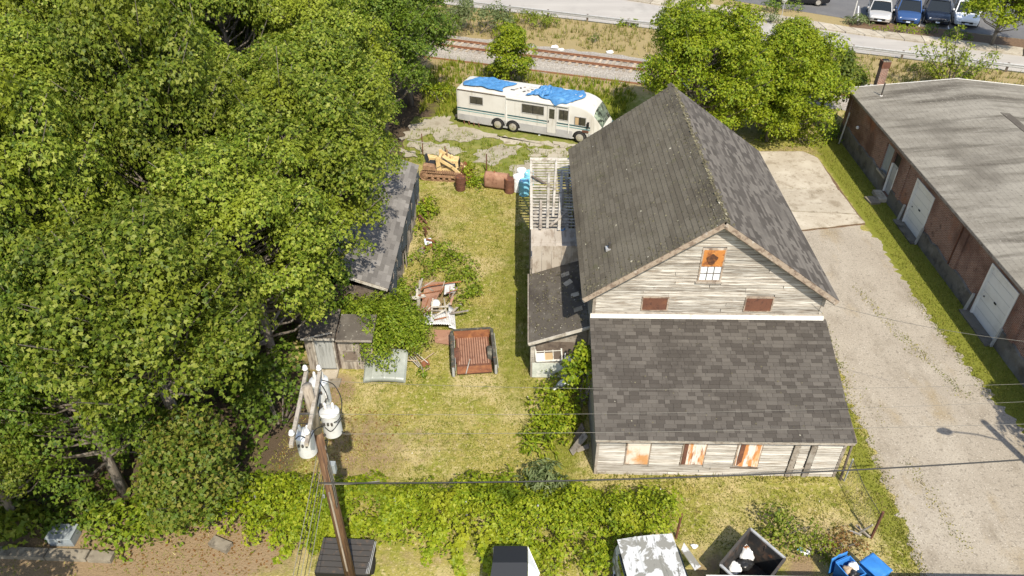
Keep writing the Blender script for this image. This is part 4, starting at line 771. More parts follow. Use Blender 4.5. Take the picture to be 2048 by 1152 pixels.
dr = side('door', 6.42, 7.02, .40, 2.22, 'rv_white', d=.022); side('door_window', 6.54, 6.9, 1.40, 2.06, 'rv_glass', dr, d=.03)
for xx in (6.42, 7.02): piece('door_frame', 'galv', dr, (xx * k, NY - .02, 1.3), (.025, .02, 1.85), world=False)
piece('door_handle', 'black', dr, (6.50 * k, NY - .035, 1.18), (.05, .04, .14), world=False)
for xx in (3.56, 7.88): piece('trim_strip', 'white_paint', rv, (xx * k, NY - .03, 1.55 if xx < 5 else 1.5), (.05, .04, 1.9), world=False)
piece('slide_out_edge', 'dark_wood', rv, (1.8 * k, NY - .015, 2.44), (3.4 * k, .04, .05), Euler((0, .006, 0)), world=False); piece('awning_roll', 'white_paint', rv, (5.7 * k, NY - .05, 2.40), (4.2 * k, .1, .1), world=False)
piece('fuel_flap', 'rust_dark', rv, (9.0 * k, NY - .01, .86), (.42, .03, .14), world=False)
ws = loft(MB(), [sec(s_, .018, s_[2] - .34)[2:-2] for s_ in ST[8:12]], False).build('windshield', 'windshield', rv, local=True, smooth=True)
piece('windshield_pillar', 'white_paint', ws, (9.8 * k, RW / 2, 1.74), (.035, .05, .0001 + .03), world=False)
for sy in (-1, 1):
    beam_piece('wiper', 'black', ws, (10.06 * k, RW / 2 + sy * .3, 1.31), (9.9 * k, RW / 2 + sy * .75, 1.6), .02, .02, world=False)
    piece('headlight', 'lamp_clear', rv, (10.2 * k, RW / 2 + sy * .66, .74), (.2, .3, .16), world=False)
    m_ = MB().bx(9.1 * k, 9.22 * k, RW / 2 + sy * 1.24 - .07, RW / 2 + sy * 1.24 + .07, 1.18, 1.55).build('mirror', 'black', rv, local=True, bevel=.02); beam_piece('arm', 'black', m_, (9.16 * k, RW / 2 + sy * 1.12, 1.22), (9.16 * k, RW / 2 + sy * 1.24, 1.25), .03, .03, world=False)
piece('bumper', 'rv_grey', rv, (10.25 * k, RW / 2, .44), (.2, 1.75, .2), world=False); piece('grille', 'black', rv, (10.29 * k, RW / 2, .72), (.06, .8, .16), world=False)
piece('bumper_stripe', 'rv_teal', rv, (10.27 * k, RW / 2, .98), (.12, 1.66, .05), world=False)
piece('rear_bumper', 'steel_dark', rv, (-.12, RW / 2, .42), (.22, 2.1, .12), world=False); piece('rear_ladder', 'galv', rv, (-.04, RW / 2 + .7, 1.5), (.05, .4, 1.7), world=False)
for x, r_ in ((2.98, .40), (4.05, .40), (8.66, .40)):
    for sy in (NY + .11, RW - NY - .11):
        out = -1 if sy < 1 else 1
        arch = MB().add([(x * k + .50 * math.cos(a), sy + out * .132, .36 + .50 * math.sin(a)) for a in np.linspace(0, math.pi, 13)] + [(x * k + .50, sy + out * .132, .2), (x * k - .50, sy + out * .132, .2)][0:0], [tuple(range(13))]).build('wheel_arch', 'black', rv, local=True)
        wl = MB().lathe([(.24, -.11), (.38, -.11), (r_, -.06), (r_, .06), (.38, .11), (.24, .11)], 24, (x * k, sy + out * .06, r_), 'y').build('wheel', 'rubber', rv, local=True, smooth=True)
        MB().lathe([(.25, -.012), (.25, .012), (.17, .03), (.1, .05), (.06, .05)] if out > 0 else [(.06, -.05), (.1, -.05), (.17, -.03), (.25, -.012), (.25, .012)], 20, (x * k, sy + out * .175, r_), 'y').build('rim', 'hub_metal', wl, local=True)
ax = MB(); ax.tube([(2.98 * k, .2, .38), (2.98 * k, RW - .2, .38)], .06); ax.tube([(8.66 * k, .2, .38), (8.66 * k, RW - .2, .38)], .06); ax.bx(.4, 9.5 * k, .5, RW - .5, .3, .42)
ax.build('chassis', 'steel_dark', rv, local=True)
for i in range(4): beam_piece('hanging_bracket', 'rust_dark', rv, ((.4 + .35 * i) * k, NY + .1, .38), ((.55 + .38 * i) * k, NY - .05 - .04 * i, .06), .05, .04, world=False)
for x, y_, sx, sy in ((2.2, 1.2, .55, .5), (5.0, 1.5, .6, .55), (8.1, 1.2, .5, .5)): MB().bx(x * k - sx / 2, x * k + sx / 2, y_ - sy / 2, y_ + sy / 2, 2.6, 2.74).build('roof_vent', 'rv_roof', rv, local=True, bevel=.03)
for i in range(7): piece('roof_patch', ('steel_dark', 'grey_wood')[i % 2], rv, ((3.75 + .2 * i) * k, .75 + .22 * ((i * 5) % 4), 2.645 + .001 * i), (random.uniform(.1, .3), random.uniform(.08, .2), .01), Euler((0, 0, i)), world=False)
def tarp(x0, x1, y0, y1, seed, label, amp=.06, skew=0.0):
    rg = np.random.default_rng(seed); ph = rg.uniform(0, 6, 14); t = MB()
    def fn(a, b):
        u = x0 + (x1 - x0) * a + .16 * math.sin(5 * b + ph[0]) * (1 if .02 < a < .98 else 1.6) + skew * b; w = y0 + (y1 - y0) * b + .12 * math.sin(6 * a + ph[1]) + .05 * math.sin(17 * a + ph[2])
        ed = min(a, 1 - a, b, 1 - b)
        z = 2.665 + amp * (abs(math.sin(5 * a + 7 * b + ph[3])) ** .6 + .8 * abs(math.sin(13 * a - 7 * b + ph[4])) ** .6 + .6 * abs(math.sin(19 * b + 9 * a + ph[5] + 2 * math.sin(7 * a)))) * min(1, .25 + ed * 6)
        if w < NY + .12: z -= (NY + .12 - w) * 1.2
        return (u * k, w, z)
    t.grid(fn, 70, 40); o = t.build('blue_tarp', 'tarp', None, smooth=True, label=label, cat='tarp', group='tarps on the motorhome roof', solid=.012); o.location = rv0; o.rotation_euler = (0, 0, rva); return o
tarp(.45, 3.3, .3, 1.9, 1, 'blue tarp over the rear part of the motorhome roof', .075, .15)
tarp(5.1, 6.2, .25, 1.75, 5, 'crumpled blue tarp in the middle of the motorhome roof', .13, .25)
tarp(6.15, 8.25, .02, 2.0, 9, 'blue tarp spread behind the cab of the motorhome, hanging over its edge', .07, .1)
# ================================================================== CRAWLER LOADER
lo0 = Vector((-6.2, 39.75, 0)); cl = thing('crawler_loader', lo0, 'old yellow crawler loader with rusty tracks and lowered bucket', 'loader', rz=R(-6))
def track(y0, y1):
    t = MB(); prof = []; r_, L_ = .27, 1.95
    for a in np.linspace(90, 270, 9): prof.append((.30 + r_ * math.cos(R(a)), .30 + r_ * math.sin(R(a))))
    for a in np.linspace(-90, 90, 9): prof.append((.30 + L_ + r_ * .92 * math.cos(R(a)), .28 + r_ * .92 * math.sin(R(a))))
    P_ = []; n = len(prof)
    for i in range(n):
        a, b = Vector(prof[i]), Vector(prof[(i + 1) % n]); m_ = max(1, int((b - a).length / .13))
        for q in range(m_): P_.append((a.lerp(b, q / m_), (b - a).normalized()))
    for p, d in P_:
        c = Vector((p.x, (y0 + y1) / 2, p.y)); dd = Vector((d.x, 0, d.y)); nn = Vector((-d.y, 0, d.x)) * -1
        t.beam(Vector((p.x, y0, p.y)), Vector((p.x, y1, p.y)), .10, .045, up=nn); t.beam(Vector((p.x, y0, p.y)) + nn * .035, Vector((p.x, y1, p.y)) + nn * .035, .025, .04, up=nn)
    o = t.build('track', 'loader_rust', cl, local=True)
    f_ = MB(); f_.bx(.25, 2.3, y0 + .07, y1 - .07, .20, .40); f_.bx(.5, 2.0, y0 + .03, y1 - .03, .24, .33); f_.build('track_frame', 'loader_rust', o, local=True, bevel=.015)
    for x, r2 in ((.30, .22), (2.25, .20), (.75, .10), (1.1, .10), (1.45, .10), (1.8, .10)): MB().lathe([(r2 * .5, y0 + .02), (r2, y0 + .05), (r2, y1 - .05), (r2 * .5, y1 - .02)], 16, (x, 0, .30 if r2 > .15 else .14), 'y').build('wheel', 'loader_rust', o, local=True)
track(0, .36); track(1.2, 1.56)
hull = MB(); hull.bx(.35, 2.2, .42, 1.14, .32, .72); hull.build('hull', 'loader_yellow', cl, local=True, bevel=.02)
hood = MB(); hood.hexa([(1.25, .46, .72), (2.28, .46, .70), (2.28, 1.10, .70), (1.25, 1.10, .72), (1.25, .50, 1.26), (2.26, .48, 1.20), (2.26, 1.08, 1.20), (1.25, 1.06, 1.26)]); ho = hood.build('engine_hood', 'loader_yellow', cl, local=True, bevel=.04)
MB().bx(2.285, 2.31, .52, 1.04, .74, 1.14).build('grille', 'black', ho, local=True)
for s_ in (.455, 1.085): MB().bx(1.5, 2.1, s_ - .02, s_ + .02, .78, 1.0).build('side_vent', 'steel_dark', ho, local=True)
MB().lathe([(.035, 0), (.035, .28), (.05, .3), (.05, .42), (.03, .45)], 10, (1.55, .9, 1.24)).build('exhaust', 'loader_rust', cl, local=True); MB().lathe([(.09, 0), (.09, .16), (.11, .18), (.05, .24)], 12, (1.85, .7, 1.22)).build('air_filter', 'loader_yellow', cl, local=True)
for y0, y1 in ((.05, .42), (1.14, 1.5)): MB().hexa([(.18, y0, .66), (1.0, y0, .66), (1.0, y1, .66), (.18, y1, .66), (.22, y0, 1.02), (.85, y0, .95), (.85, y1, .95), (.22, y1, 1.02)]).build('fender_tank', 'loader_yellow' if y0 > 1 else 'loader_rust', cl, local=True, bevel=.03)
st = MB(); st.bx(.42, .86, .55, 1.02, .74, .9).build('seat', 'seat_dark', cl, local=True, bevel=.04); MB().hexa([(.30, .55, .86), (.42, .55, .88), (.42, 1.02, .88), (.30, 1.02, .86), (.20, .57, 1.32), (.30, .57, 1.34), (.30, 1.0, 1.34), (.20, 1.0, 1.32)]).build('seat_back', 'seat_dark', cl, local=True, bevel=.04)
db = MB().hexa([(1.05, .5, .72), (1.24, .5, .72), (1.24, 1.06, .72), (1.05, 1.06, .72), (1.12, .52, 1.42), (1.24, .52, 1.36), (1.24, 1.04, 1.36), (1.12, 1.04, 1.42)]).build('dashboard', 'loader_yellow', cl, local=True, bevel=.02)
for i, (x, y_, lx) in enumerate(((.95, .62, -.1), (.98, .72, .05), (.95, .85, .1), (1.0, .95, -.06))): MB().tube([(x, y_, .72), (x + lx, y_, 1.22)], .014, 6).build('lever', 'steel_dark', cl, local=True)
for y_ in (.28, 1.28):
    tw = MB().hexa([(1.0, y_ - .05, .6), (1.32, y_ - .05, .6), (1.32, y_ + .05, .6), (1.0, y_ + .05, .6), (.98, y_ - .05, 1.46), (1.16, y_ - .05, 1.46), (1.16, y_ + .05, 1.46), (.98, y_ + .05, 1.46)]).build('lift_tower', 'loader_yellow', cl, local=True, bevel=.01)
    a_ = MB(); a_.beam((1.06, y_, 1.38), (1.95, y_, .86), .09, .16); a_.beam((1.9, y_, .9), (2.5, y_, .34), .09, .16); a_.build('lift_arm', 'loader_yellow', cl, local=True)
    c_ = MB(); c_.tube([(.75, y_, .62), (1.25, y_, .9)], .055, 10); c_.tube([(1.2, y_, .88), (1.78, y_, .98)], .03, 8); c_.tube([(1.3, y_ + .1, 1.42), (2.15, y_ + .1, .86)], .035, 8); c_.build('hydraulic_ram', 'steel_dark', cl, local=True)
bk = MB(); pr_ = [(2.46, .62), (2.42, .30), (2.50, .08), (2.72, .02), (3.02, .02)]
vs = [(x, yy, z) for yy in (-.06, 1.62) for x, z in pr_]; n5 = len(pr_); bk.add(vs, [(i, i + 1, i + 1 + n5, i + n5) for i in range(n5 - 1)] + [tuple(range(n5)), tuple(range(n5, 2 * n5))]); bko = bk.build('bucket', 'rust', cl, local=True, solid=.03)
for i in range(6): MB().hexa([(2.98, .0 + .3 * i, .0), (3.16, .02 + .3 * i, .0), (3.16, .05 + .3 * i, .0), (2.98, .07 + .3 * i, .0), (2.98, .0 + .3 * i, .06), (3.16, .02 + .3 * i, .02), (3.16, .05 + .3 * i, .02), (2.98, .07 + .3 * i, .06)]).build('tooth', 'rust_dark', bko, local=True)
# drums, barrels, tank
def drum(u, v, mat, h, r_, label, plastic=False, lean=0):
    p = G(u, v); o = thing('plastic_barrel' if plastic else 'steel_drum', p, label, 'barrel'); pf = [(r_ * .96, 0), (r_, .02)]
    if plastic: pf += [(r_ * .98, h * .12), (r_ * 1.02, h * .2), (r_ * 1.02, h * .75), (r_ * .97, h * .8), (r_ * .99, h * .9), (r_ * .9, h), (r_ * .82, h), (r_ * .8, h - .03)]
    else:
        for f_ in (.33, .66): pf += [(r_, h * f_ - .03), (r_ * 1.045, h * f_), (r_, h * f_ + .03)]
        pf += [(r_, h - .02), (r_ * 1.03, h), (r_ * .95, h), (r_ * .94, h - .03)]
    MB().lathe(pf, 24).build('shell', mat, o, local=True, smooth=False)
    for x, y_ in ((.55, .2), (-.5, -.3)): MB().lathe([(.05, 0), (.05, .03), (.03, .04)], 8, (x * r_, y_ * r_, h - .03)).build('bung', 'white_paint' if plastic else 'rust', o, local=True)
    o.rotation_euler = (R(lean), R(lean * .7), 0)
drum(921, 379, 'rust_dark', .88, .29, 'rusty steel drum standing at the front of the yellow loader', lean=3)
drum(1019, 384, 'rust_dark', .88, .29, 'brown steel drum standing at the end of the rusty tank')
drum(1036, 381, 'barrel_white', .98, .30, 'white plastic barrel right behind the blue barrel', True); drum(1043, 368, 'barrel_white', .98, .30, 'white plastic barrel farthest back of the group', True)
drum(1048, 389, 'barrel_blue', .95, .30, 'light blue plastic barrel standing in front of the white barrels', True); drum(1058, 372, 'barrel_blue', .95, .29, 'pale blue plastic barrel half hidden against the annexe wall', True)
ta = G(968, 379); tb_ = G(1014, 385); tk = thing('oil_tank', ta, 'long rusty oil tank lying on the grass between loader and barrels', 'tank', rz=math.atan2((tb_ - ta).y, (tb_ - ta).x)); TL = (tb_ - ta).length
tm = MB(); pf = [(.0, 0)] ; sh = [(.34 * math.cos(a) * .85, .52 + (.30 if math.sin(a) > 0 else -.30) * 1.0 * 0 + (.18 * (1 if math.sin(a) > 0 else -1)) + .34 * math.sin(a)) for a in np.linspace(0, 2 * math.pi, 24, endpoint=False)]
vs = [(x, .34 + y_, z) for x in (0, TL) for y_, z in sh]; n_ = len(sh); tm.add(vs, [(i, (i + 1) % n_, (i + 1) % n_ + n_, i + n_) for i in range(n_)] + [tuple(reversed(range(n_))), tuple(range(n_, 2 * n_))]); tm.build('shell', 'rust_sheet', tk, local=True, bevel=.02)
for x in (.03, TL - .03): MB().add([(x, .34 + 1.02 * y_, .52 + 1.02 * (z - .52)) for y_, z in sh] + [(x + .03, .34 + 1.02 * y_, .52 + 1.02 * (z - .52)) for y_, z in sh], [(i, (i + 1) % n_, (i + 1) % n_ + n_, i + n_) for i in range(n_)]).build('rim', 'rust_dark', tk, local=True)
MB().lathe([(.05, 0), (.05, .08), (.03, .08)], 8, (TL * .4, .34, 1.03)).build('filler_cap', 'rust', tk, local=True)
for (u, v, h, lb, m) in ((846, 311, 1.5, 'tall rusty post behind the seat of the loader', 'rust_dark'), (891, 321, 1.0, 'rusty post behind the loader hood', 'rust_dark'), (973, 345, 1.25, 'thin rusty post standing on the slabs above the oil tank', 'rust_dark'), (901, 323, .55, 'short grey stake right of the loader post', 'grey_wood')):
    p = G(u, v); MB().tube([p + Vector((0, 0, -.05)), p + Vector((.02, 0, h))], .035, 8).build('fence_post', m, None, label=lb, cat='post', group='posts round the yard')
a = G(815, 279, 1.4); b = G(858, 288, 1.4); tag(beam_piece('cross_rail', 'pale_wood', None, (a.x, a.y, 1.4), (b.x, b.y, 1.4), .06, .05), 'pale rail lying across the tall post behind the loader', 'rail')
# ================================================================== LEFT SHEDS
sx0, sy0, sy1, sez, srx, srz = -5.86, 25.95, 37.3, 2.3, -8.9, 3.5
sh = thing('long_shed', (-7.4, 31.5, 0), 'long low shed with grey shingle roof and ragged plank wall under the trees', 'shed')
mb = MB(); mb.slab([(sx0, sy0, sez), (sx0, sy1, sez), (srx, sy1, srz), (srx, sy0, srz)], .08); mb.slab([(srx, sy0, srz), (srx, sy1, srz), (-11.9, sy1, sez), (-11.9, sy0, sez)], .08); sr = mb.build('roof', 'dark_wood', sh)
uy = Vector((srx - sx0, 0, srz - sez)); roof_pieces(sr, (sx0 + .03, sy0 - .02, sez - .01), (0, 1, 0), uy, uy.length, sy1 - sy0 + .04, .20, .50, 'shingle_grey', 'shingle_grey_mass', 31, 290, lambda q: q[1] if q[1] < 2.4 else q[1] + 10)
roof_pieces(sr, (-11.93, sy1, sez - .01), (0, -1, 0), Vector((3.0, 0, srz - sez)), 3.2, sy1 - sy0, .25, .6, 'shingle_grey', 'shingle_grey_mass', 32, 0, lambda q: 0)
beam_piece('rake_board', 'pale_wood', sh, (sx0, sy0 - .03, sez - .08), (srx, sy0 - .03, srz - .08), .04, .12)
mb = MB(); mb.bx(-11.7, sx0 - .12, sy0 + .3, sy0 + .38, 0, 2.2); mb.bx(-11.7, sx0 - .12, sy1 - .4, sy1 - .3, 0, 2.2); mb.bx(-11.7, -11.6, sy0 + .38, sy1 - .4, 0, 2.2); mb.bx(sx0 - .2, sx0 - .12, sy0 + .38, sy1 - .4, 0, 2.1); mb.build('wall', 'dark_wood', sh)
y = sy0 + .3
while y < sy1 - .35:
    w = random.uniform(.14, .26); h = random.uniform(1.75, 2.2); ti = random.uniform(-.07, .07)
    piece('plank', 'shed_plank', sh, (sx0 - .06 + random.uniform(0, .07), y + w / 2, h / 2), (.025, w * .95, h), Euler((ti * .6, random.uniform(-.02, .07), 0))); y += w * random.uniform(.95, 1.25)
tp = MB(); rgp = np.random.default_rng(8); ph = rgp.uniform(0, 6, 8)
def tpf(a, b):
    yy = sy0 + .1 + (sy1 - sy0 - .3) * a; d = .5 + .55 * abs(math.sin(9 * a + 1)) * (.5 + .5 * math.sin(31 * a)) + .12 * math.sin(57 * a)
    return (sx0 + .02 + .05 * math.sin(40 * a + 4 * b) + .10 * b, yy, sez - .08 - max(.22, d) * b)
tp.grid(tpf, 120, 5); tp.build('tar_paper', 'tar_paper', sh, solid=.01)
# small shed with a grey door
ss = thing('small_shed', (-7.8, 24.2, 0), 'little plank shed with a grey door and felt roof, half under vines', 'shed')
mb = MB(); mb.bx(-8.98, -7.70, 23.25, 24.4, 0, 1.95); mb.bx(-7.68, -6.25, 23.3, 24.3, 0, 1.85); mb.build('wall', 'dark_wood', ss)
for i in range(8):
    w = .178; piece('plank', 'shed_plank', ss, (-7.62 + w * (i + .5), 23.27, .92), (w * .96, .03, 1.8 + random.uniform(-.04, .04)))
for i in range(2): piece('plank', 'shed_plank', ss, (-8.90 + .16 * i, 23.23, .92), (.15, .03, 1.84))
for i, x in enumerate((-7.2,)):
    frame(MB().bx(-7.45, -6.9, 23.24, 23.252, .55, 1.05).build('hatch_board', 'dark_wood', ss), -7.45, -6.9, .55, 1.05, 23.235, .06, 'grey_wood', .03)
dd = MB().bx(-8.55, -7.82, 23.18, 23.23, .12, 1.72).build('door', 'door_grey', ss)
for i in range(5): piece('door_board', 'door_grey', dd, (-8.48 + .147 * i, 23.17, .92), (.14, .02, 1.58))
for x in (-8.60, -7.77): piece('door_frame', 'pale_wood', dd, (x, 23.17, .9), (.07, .06, 1.75))
piece('step', 'concrete', ss, (-8.1, 22.85, .06), (.75, .5, .14)); piece('step', 'stone', ss, (-8.0, 22.4, .03), (.95, .5, .07))
mb = MB(); mb.slab([(-9.15, 22.95, 1.98), (-7.62, 22.95, 1.98), (-7.62, 24.5, 2.3), (-9.15, 24.5, 2.3)], .06); mb.slab([(-7.6, 23.0, 1.86), (-6.1, 23.0, 1.86), (-6.1, 24.4, 2.1), (-7.6, 24.4, 2.1)], .06); mb.build('roof', 'roll_roof', ss)
beam_piece('roof_edge', 'pale_wood', ss, (-9.0, 22.93, 1.95), (-7.62, 22.93, 1.95), .03, .09); beam_piece('loose_board', 'pale_wood', ss, (-8.7, 22.9, 2.04), (-7.75, 23.2, 2.1), .05, .04); beam_piece('roof_edge', 'grey_wood', ss, (-7.6, 22.98, 1.84), (-6.1, 22.98, 1.84), .03, .09)
# ================================================================== JUNK IN THE YARD
h0 = G(768, 767); hd = thing('car_bonnet', (h0.x, h0.y, 0), 'grey green car bonnet leaning before the vine covered shed', 'bonnet')
mb = MB()
def hf(a, b):
    x = (a - .5) * 1.78; y = 1.30 * b; z = .16 + .62 * b - .05 * (2 * a - 1) ** 2 + .05 * (1 - b) ** 3 * (1 - (2 * a - 1) ** 2) + (.022 if .2 < a < .23 or .77 < a < .8 or .49 < a < .51 else 0)
    if a < .03 or a > .97: z -= .13
    if b < .03: z -= .12; y += .03
    return (x, y, z)
mb.grid(hf, 60, 16); mb.build('panel', 'hood_green', hd, local=True, smooth=True, solid=.012)
mb = MB(); mb.bx(-.85, .85, .08, .14, .0, .12); mb.build('edge_shadow_strip', 'steel_dark', hd, local=True); hd.children[-1].name = 'front_edge_shade'  # added dark strip, standing in for shade under the bonnet's front edge
# pickup bed
bc = (G(905, 755, .0) + G(995, 750, .0)) / 2; bd = thing('pickup_bed', (bc.x, bc.y, 0), 'rusty ribbed pickup truck bed lying on the lawn without its tailgate', 'truck bed', rz=R(6.5))
BW, BL = 1.78, 2.3
fl = MB().bx(-BW / 2 + .16, BW / 2 - .16, 0, BL, .16, .2).build('floor', 'rust_dark', bd, local=True)
for i in range(13): piece('rib', 'rust_sheet', fl, (-.62 + 1.24 * i / 12, BL / 2 + .25, .21), (.062, BL - .6, .04), world=False)
MB().bx(-BW / 2 + .16, BW / 2 - .16, .0, .42, .201, .206).build('floor_plate', 'rust', fl, local=True)
for s_ in (-1, 1):
    sd = MB().hexa([(s_ * (BW / 2) - .09, 0, .1), (s_ * (BW / 2) + .09, 0, .1), (s_ * (BW / 2) + .09, BL, .1), (s_ * (BW / 2) - .09, BL, .1), (s_ * (BW / 2) - .08, 0, .6), (s_ * (BW / 2) + .06, 0, .6), (s_ * (BW / 2) + .06, BL, .6), (s_ * (BW / 2) - .08, BL, .6)]).build('side_wall', 'bed_paint', bd, local=True, bevel=.03)
    piece('chrome_trim', 'galv', sd, (s_ * (BW / 2) + .10, BL / 2, .36), (.02, BL - .1, .07), world=False); piece('rail', 'bed_paint', sd, (s_ * BW / 2 - s_ * .02, BL / 2, .63), (.11, BL, .05), world=False)
    MB().lathe([(.02, -.11), (.34, -.11), (.36, 0), (.34, .11), (.02, .11)], 20, (s_ * (BW / 2 - .18), BL * .48, .22), 'x').build('wheel_well', 'bed_paint' if s_ > 0 else 'rust_dark', bd, local=True)
    piece('corner_post', 'galv', sd, (s_ * BW / 2, .02, .32), (.1, .08, .5), world=False)
fp_ = MB().bx(-BW / 2 + .1, BW / 2 - .1, BL - .06, BL, .16, .66).build('front_panel', 'rust', bd, local=True); piece('rail', 'bed_paint', fp_, (0, BL - .02, .68), (BW - .1, .1, .05), world=False)
tag(beam_piece('thin_stick', 'pale_wood', None, G(932, 748, .27), G(940, 718, .27), .04, .03), 'pale thin stick lying in the rusty truck bed', 'stick')
# heap of rusty sheets, corrugated iron and frames
def flat(name, mat, pts, z, t, label, cat, group='scrap heap by the long shed'):
    P_ = [G(u, v, z) + Vector((0, 0, random.uniform(-.02, .02))) for u, v in pts]; n = (P_[1] - P_[0]).cross(P_[2] - P_[0])
    if n.z < 0: P_.reverse()
    return MB().slab(P_, t).build(name, mat, None, label=label, cat=cat, group=group)
flat('rusty_sheet', 'rust_sheet', [(850, 565), (890, 563), (872, 600), (862, 622), (842, 618)], .42, .02, 'reddish rusty sheet on top of the scrap heap', 'sheet')
flat('rusty_sheet', 'rust_sheet', [(868, 660), (902, 660), (905, 690), (870, 684)], .08, .02, 'flat rusty sheet on the ground above the truck bed', 'sheet')
flat('pale_board', 'pale_wood', [(838, 560), (845, 562), (838, 622), (832, 618)], .40, .03, 'long pale board along the left edge of the scrap heap', 'board')
flat('pale_board', 'pale_wood', [(818, 594), (848, 588), (852, 593), (830, 598)], .5, .03, 'pale board jutting out left of the scrap heap', 'board')
flat('pale_board', 'zinc', [(890, 568), (910, 566), (909, 584), (888, 588)], .44, .02, 'small white metal sheet at the right of the scrap heap', 'sheet')
for i, (a, b) in enumerate((((836, 632), (856, 612)), ((843, 637), (860, 615)), ((835, 645), (852, 630)))): tag(beam_piece('thin_lath', 'pale_wood', None, G(*a, .45), G(*b, .48), .05, .03), ('pale lath leaning over the corrugated sheet, left of three', 'pale lath leaning over the corrugated sheet, right of three', 'pale lath lying lowest of three beside the corrugated sheet')[i], 'lath', 'scrap heap by the long shed')
rb = MB(); rb.tube([G(842, 582, .5), G(844, 576, .55), G(862, 571, .6), G(890, 567, .6), G(922, 563, .55)], .035, 6); rb.build('bent_bar', 'rust', None, label='long bent rusty bar across the scrap heap', cat='bar')
def corr(name, p, label, rise, mat='zinc'):
    c = [G(u, v, z) for u, v, z in p]; m_ = MB()
    m_.grid(lambda a, b: tuple(c[0].lerp(c[1], a).lerp(c[3].lerp(c[2], a), b) + Vector((0, 0, .022 * math.sin(a * 2 * math.pi * 14) + rise * math.sin(3.1 * a + 1.2 * b) * (1 - b)))), 84, 6)
    m_.build(name, mat, None, label=label, cat='sheet', smooth=True, solid=.01, group='scrap heap by the long shed')
corr('corrugated_sheet', [(840, 652, .35), (903, 650, .38), (899, 622, .42), (838, 634, .42)], 'white corrugated sheet with a curled edge at the foot of the scrap heap', .08)
corr('corrugated_sheet', [(898, 655, .2), (912, 660, .1), (908, 618, .25), (897, 610, .42)], 'narrow pale corrugated sheet bent down at the right of the heap', .03)
for i in range(22):
    u0 = random.uniform(832, 905); v0 = random.uniform(570, 642); a = G(u0, v0, random.uniform(.38, .55)); an = random.choice((1.2, 1.4, .2, 2.6)) + random.uniform(-.3, .3); L_ = random.uniform(.35, 1.1)
    tag(beam_piece('scrap_strip', random.choice(('rust', 'rust_dark', 'grey_wood', 'pale_wood', 'rust_sheet')), None, a, a + Vector((L_ * math.cos(an), L_ * math.sin(an), random.uniform(-.12, .15))), random.uniform(.03, .12), .025), 'rusty or grey strip lying loose on the scrap heap by the long shed', 'scrap', 'loose strips on the scrap heap')
sf = thing('wooden_trestle', G(882, 620, .42), 'broken pale wooden trestle frame on the scrap heap', 'frame')
q0 = G(882, 620, .42)
for a, b in (((862, 636, .4), (866, 597, .75)), ((895, 640, .4), (888, 597, .75)), ((862, 614, .72), (897, 613, .72)), ((862, 621, .6), (893, 621, .6)), ((870, 632, .5), (890, 620, .6)), ((893, 612, .72), (901, 606, .8))): beam_piece('bar', 'pale_wood', sf, G(*a), G(*b), .06, .05)
make_rock = MB(); p = G(871, 607, .55); make_rock.lathe([(.02, -.2), (.2, -.12), (.24, 0), (.18, .12), (.05, .17)], 10, p); make_rock.build('white_bucket', 'white_paint', None, label='whitish round bucket on the scrap heap behind the frame', cat='bucket', smooth=True)
for i in range(9):   # rusty beams against the shed wall
    a = G(838 + random.uniform(0, 22), 432 + i * 5, .1); b = a + Vector((random.uniform(-.5, .3), random.uniform(-.4, 1.2), random.uniform(.2, .7)))
    tag(beam_piece('rusty_bar', 'rust_dark', None, a, b, .07, .06), 'rusty bar in the heap against the long shed wall', 'bar', 'rusty bars by the long shed')
for i, (a, b) in enumerate((((852, 478), (872, 483)), ((872, 483), (852, 502)), ((848, 496), (862, 488)))): tag(beam_piece('rusty_angle', 'rust', None, G(*a, .3), G(*b, .15), .1, .06), ('rusty angle iron at the top of the bent triangle below the bars', 'rusty angle iron at the right of the bent triangle below the bars', 'rusty angle iron at the left of the bent triangle below the bars')[i], 'angle iron')
flat('pale_sheet', 'pane_pale', [(848, 478), (862, 476), (864, 486), (850, 490)], .15, .02, 'small bluish white pane lying among the rusty angle irons', 'pane', None)
flat('cracked_slab', 'stone', [(836, 500), (846, 492), (852, 500), (842, 508)], .1, .1, 'pale stone lump below the rusty angle irons', 'stone', None)
for i, (a, b) in enumerate((((812, 700), (848, 742)), ((822, 702), (852, 730)), ((828, 712), (846, 738)), ((842, 724), (868, 705)), ((818, 714), (840, 736)), ((815, 720), (834, 722)), ((830, 704), (856, 726)), ((846, 744), (860, 735)))): tag(beam_piece('thin_stick', ('pale_wood', 'cardboard')[i % 2], None, G(*a, .12 + .03 * i), G(*b, .06 + .02 * i), .035, .03), 'thin pale stick in the stick pile right of the car bonnet', 'stick', 'sticks beside the bonnet')
flat('rusty_scrap', 'rust', [(840, 722), (856, 718), (860, 728), (846, 733)], .12, .03, 'rusty scrap plate among the sticks beside the bonnet', 'scrap', None)
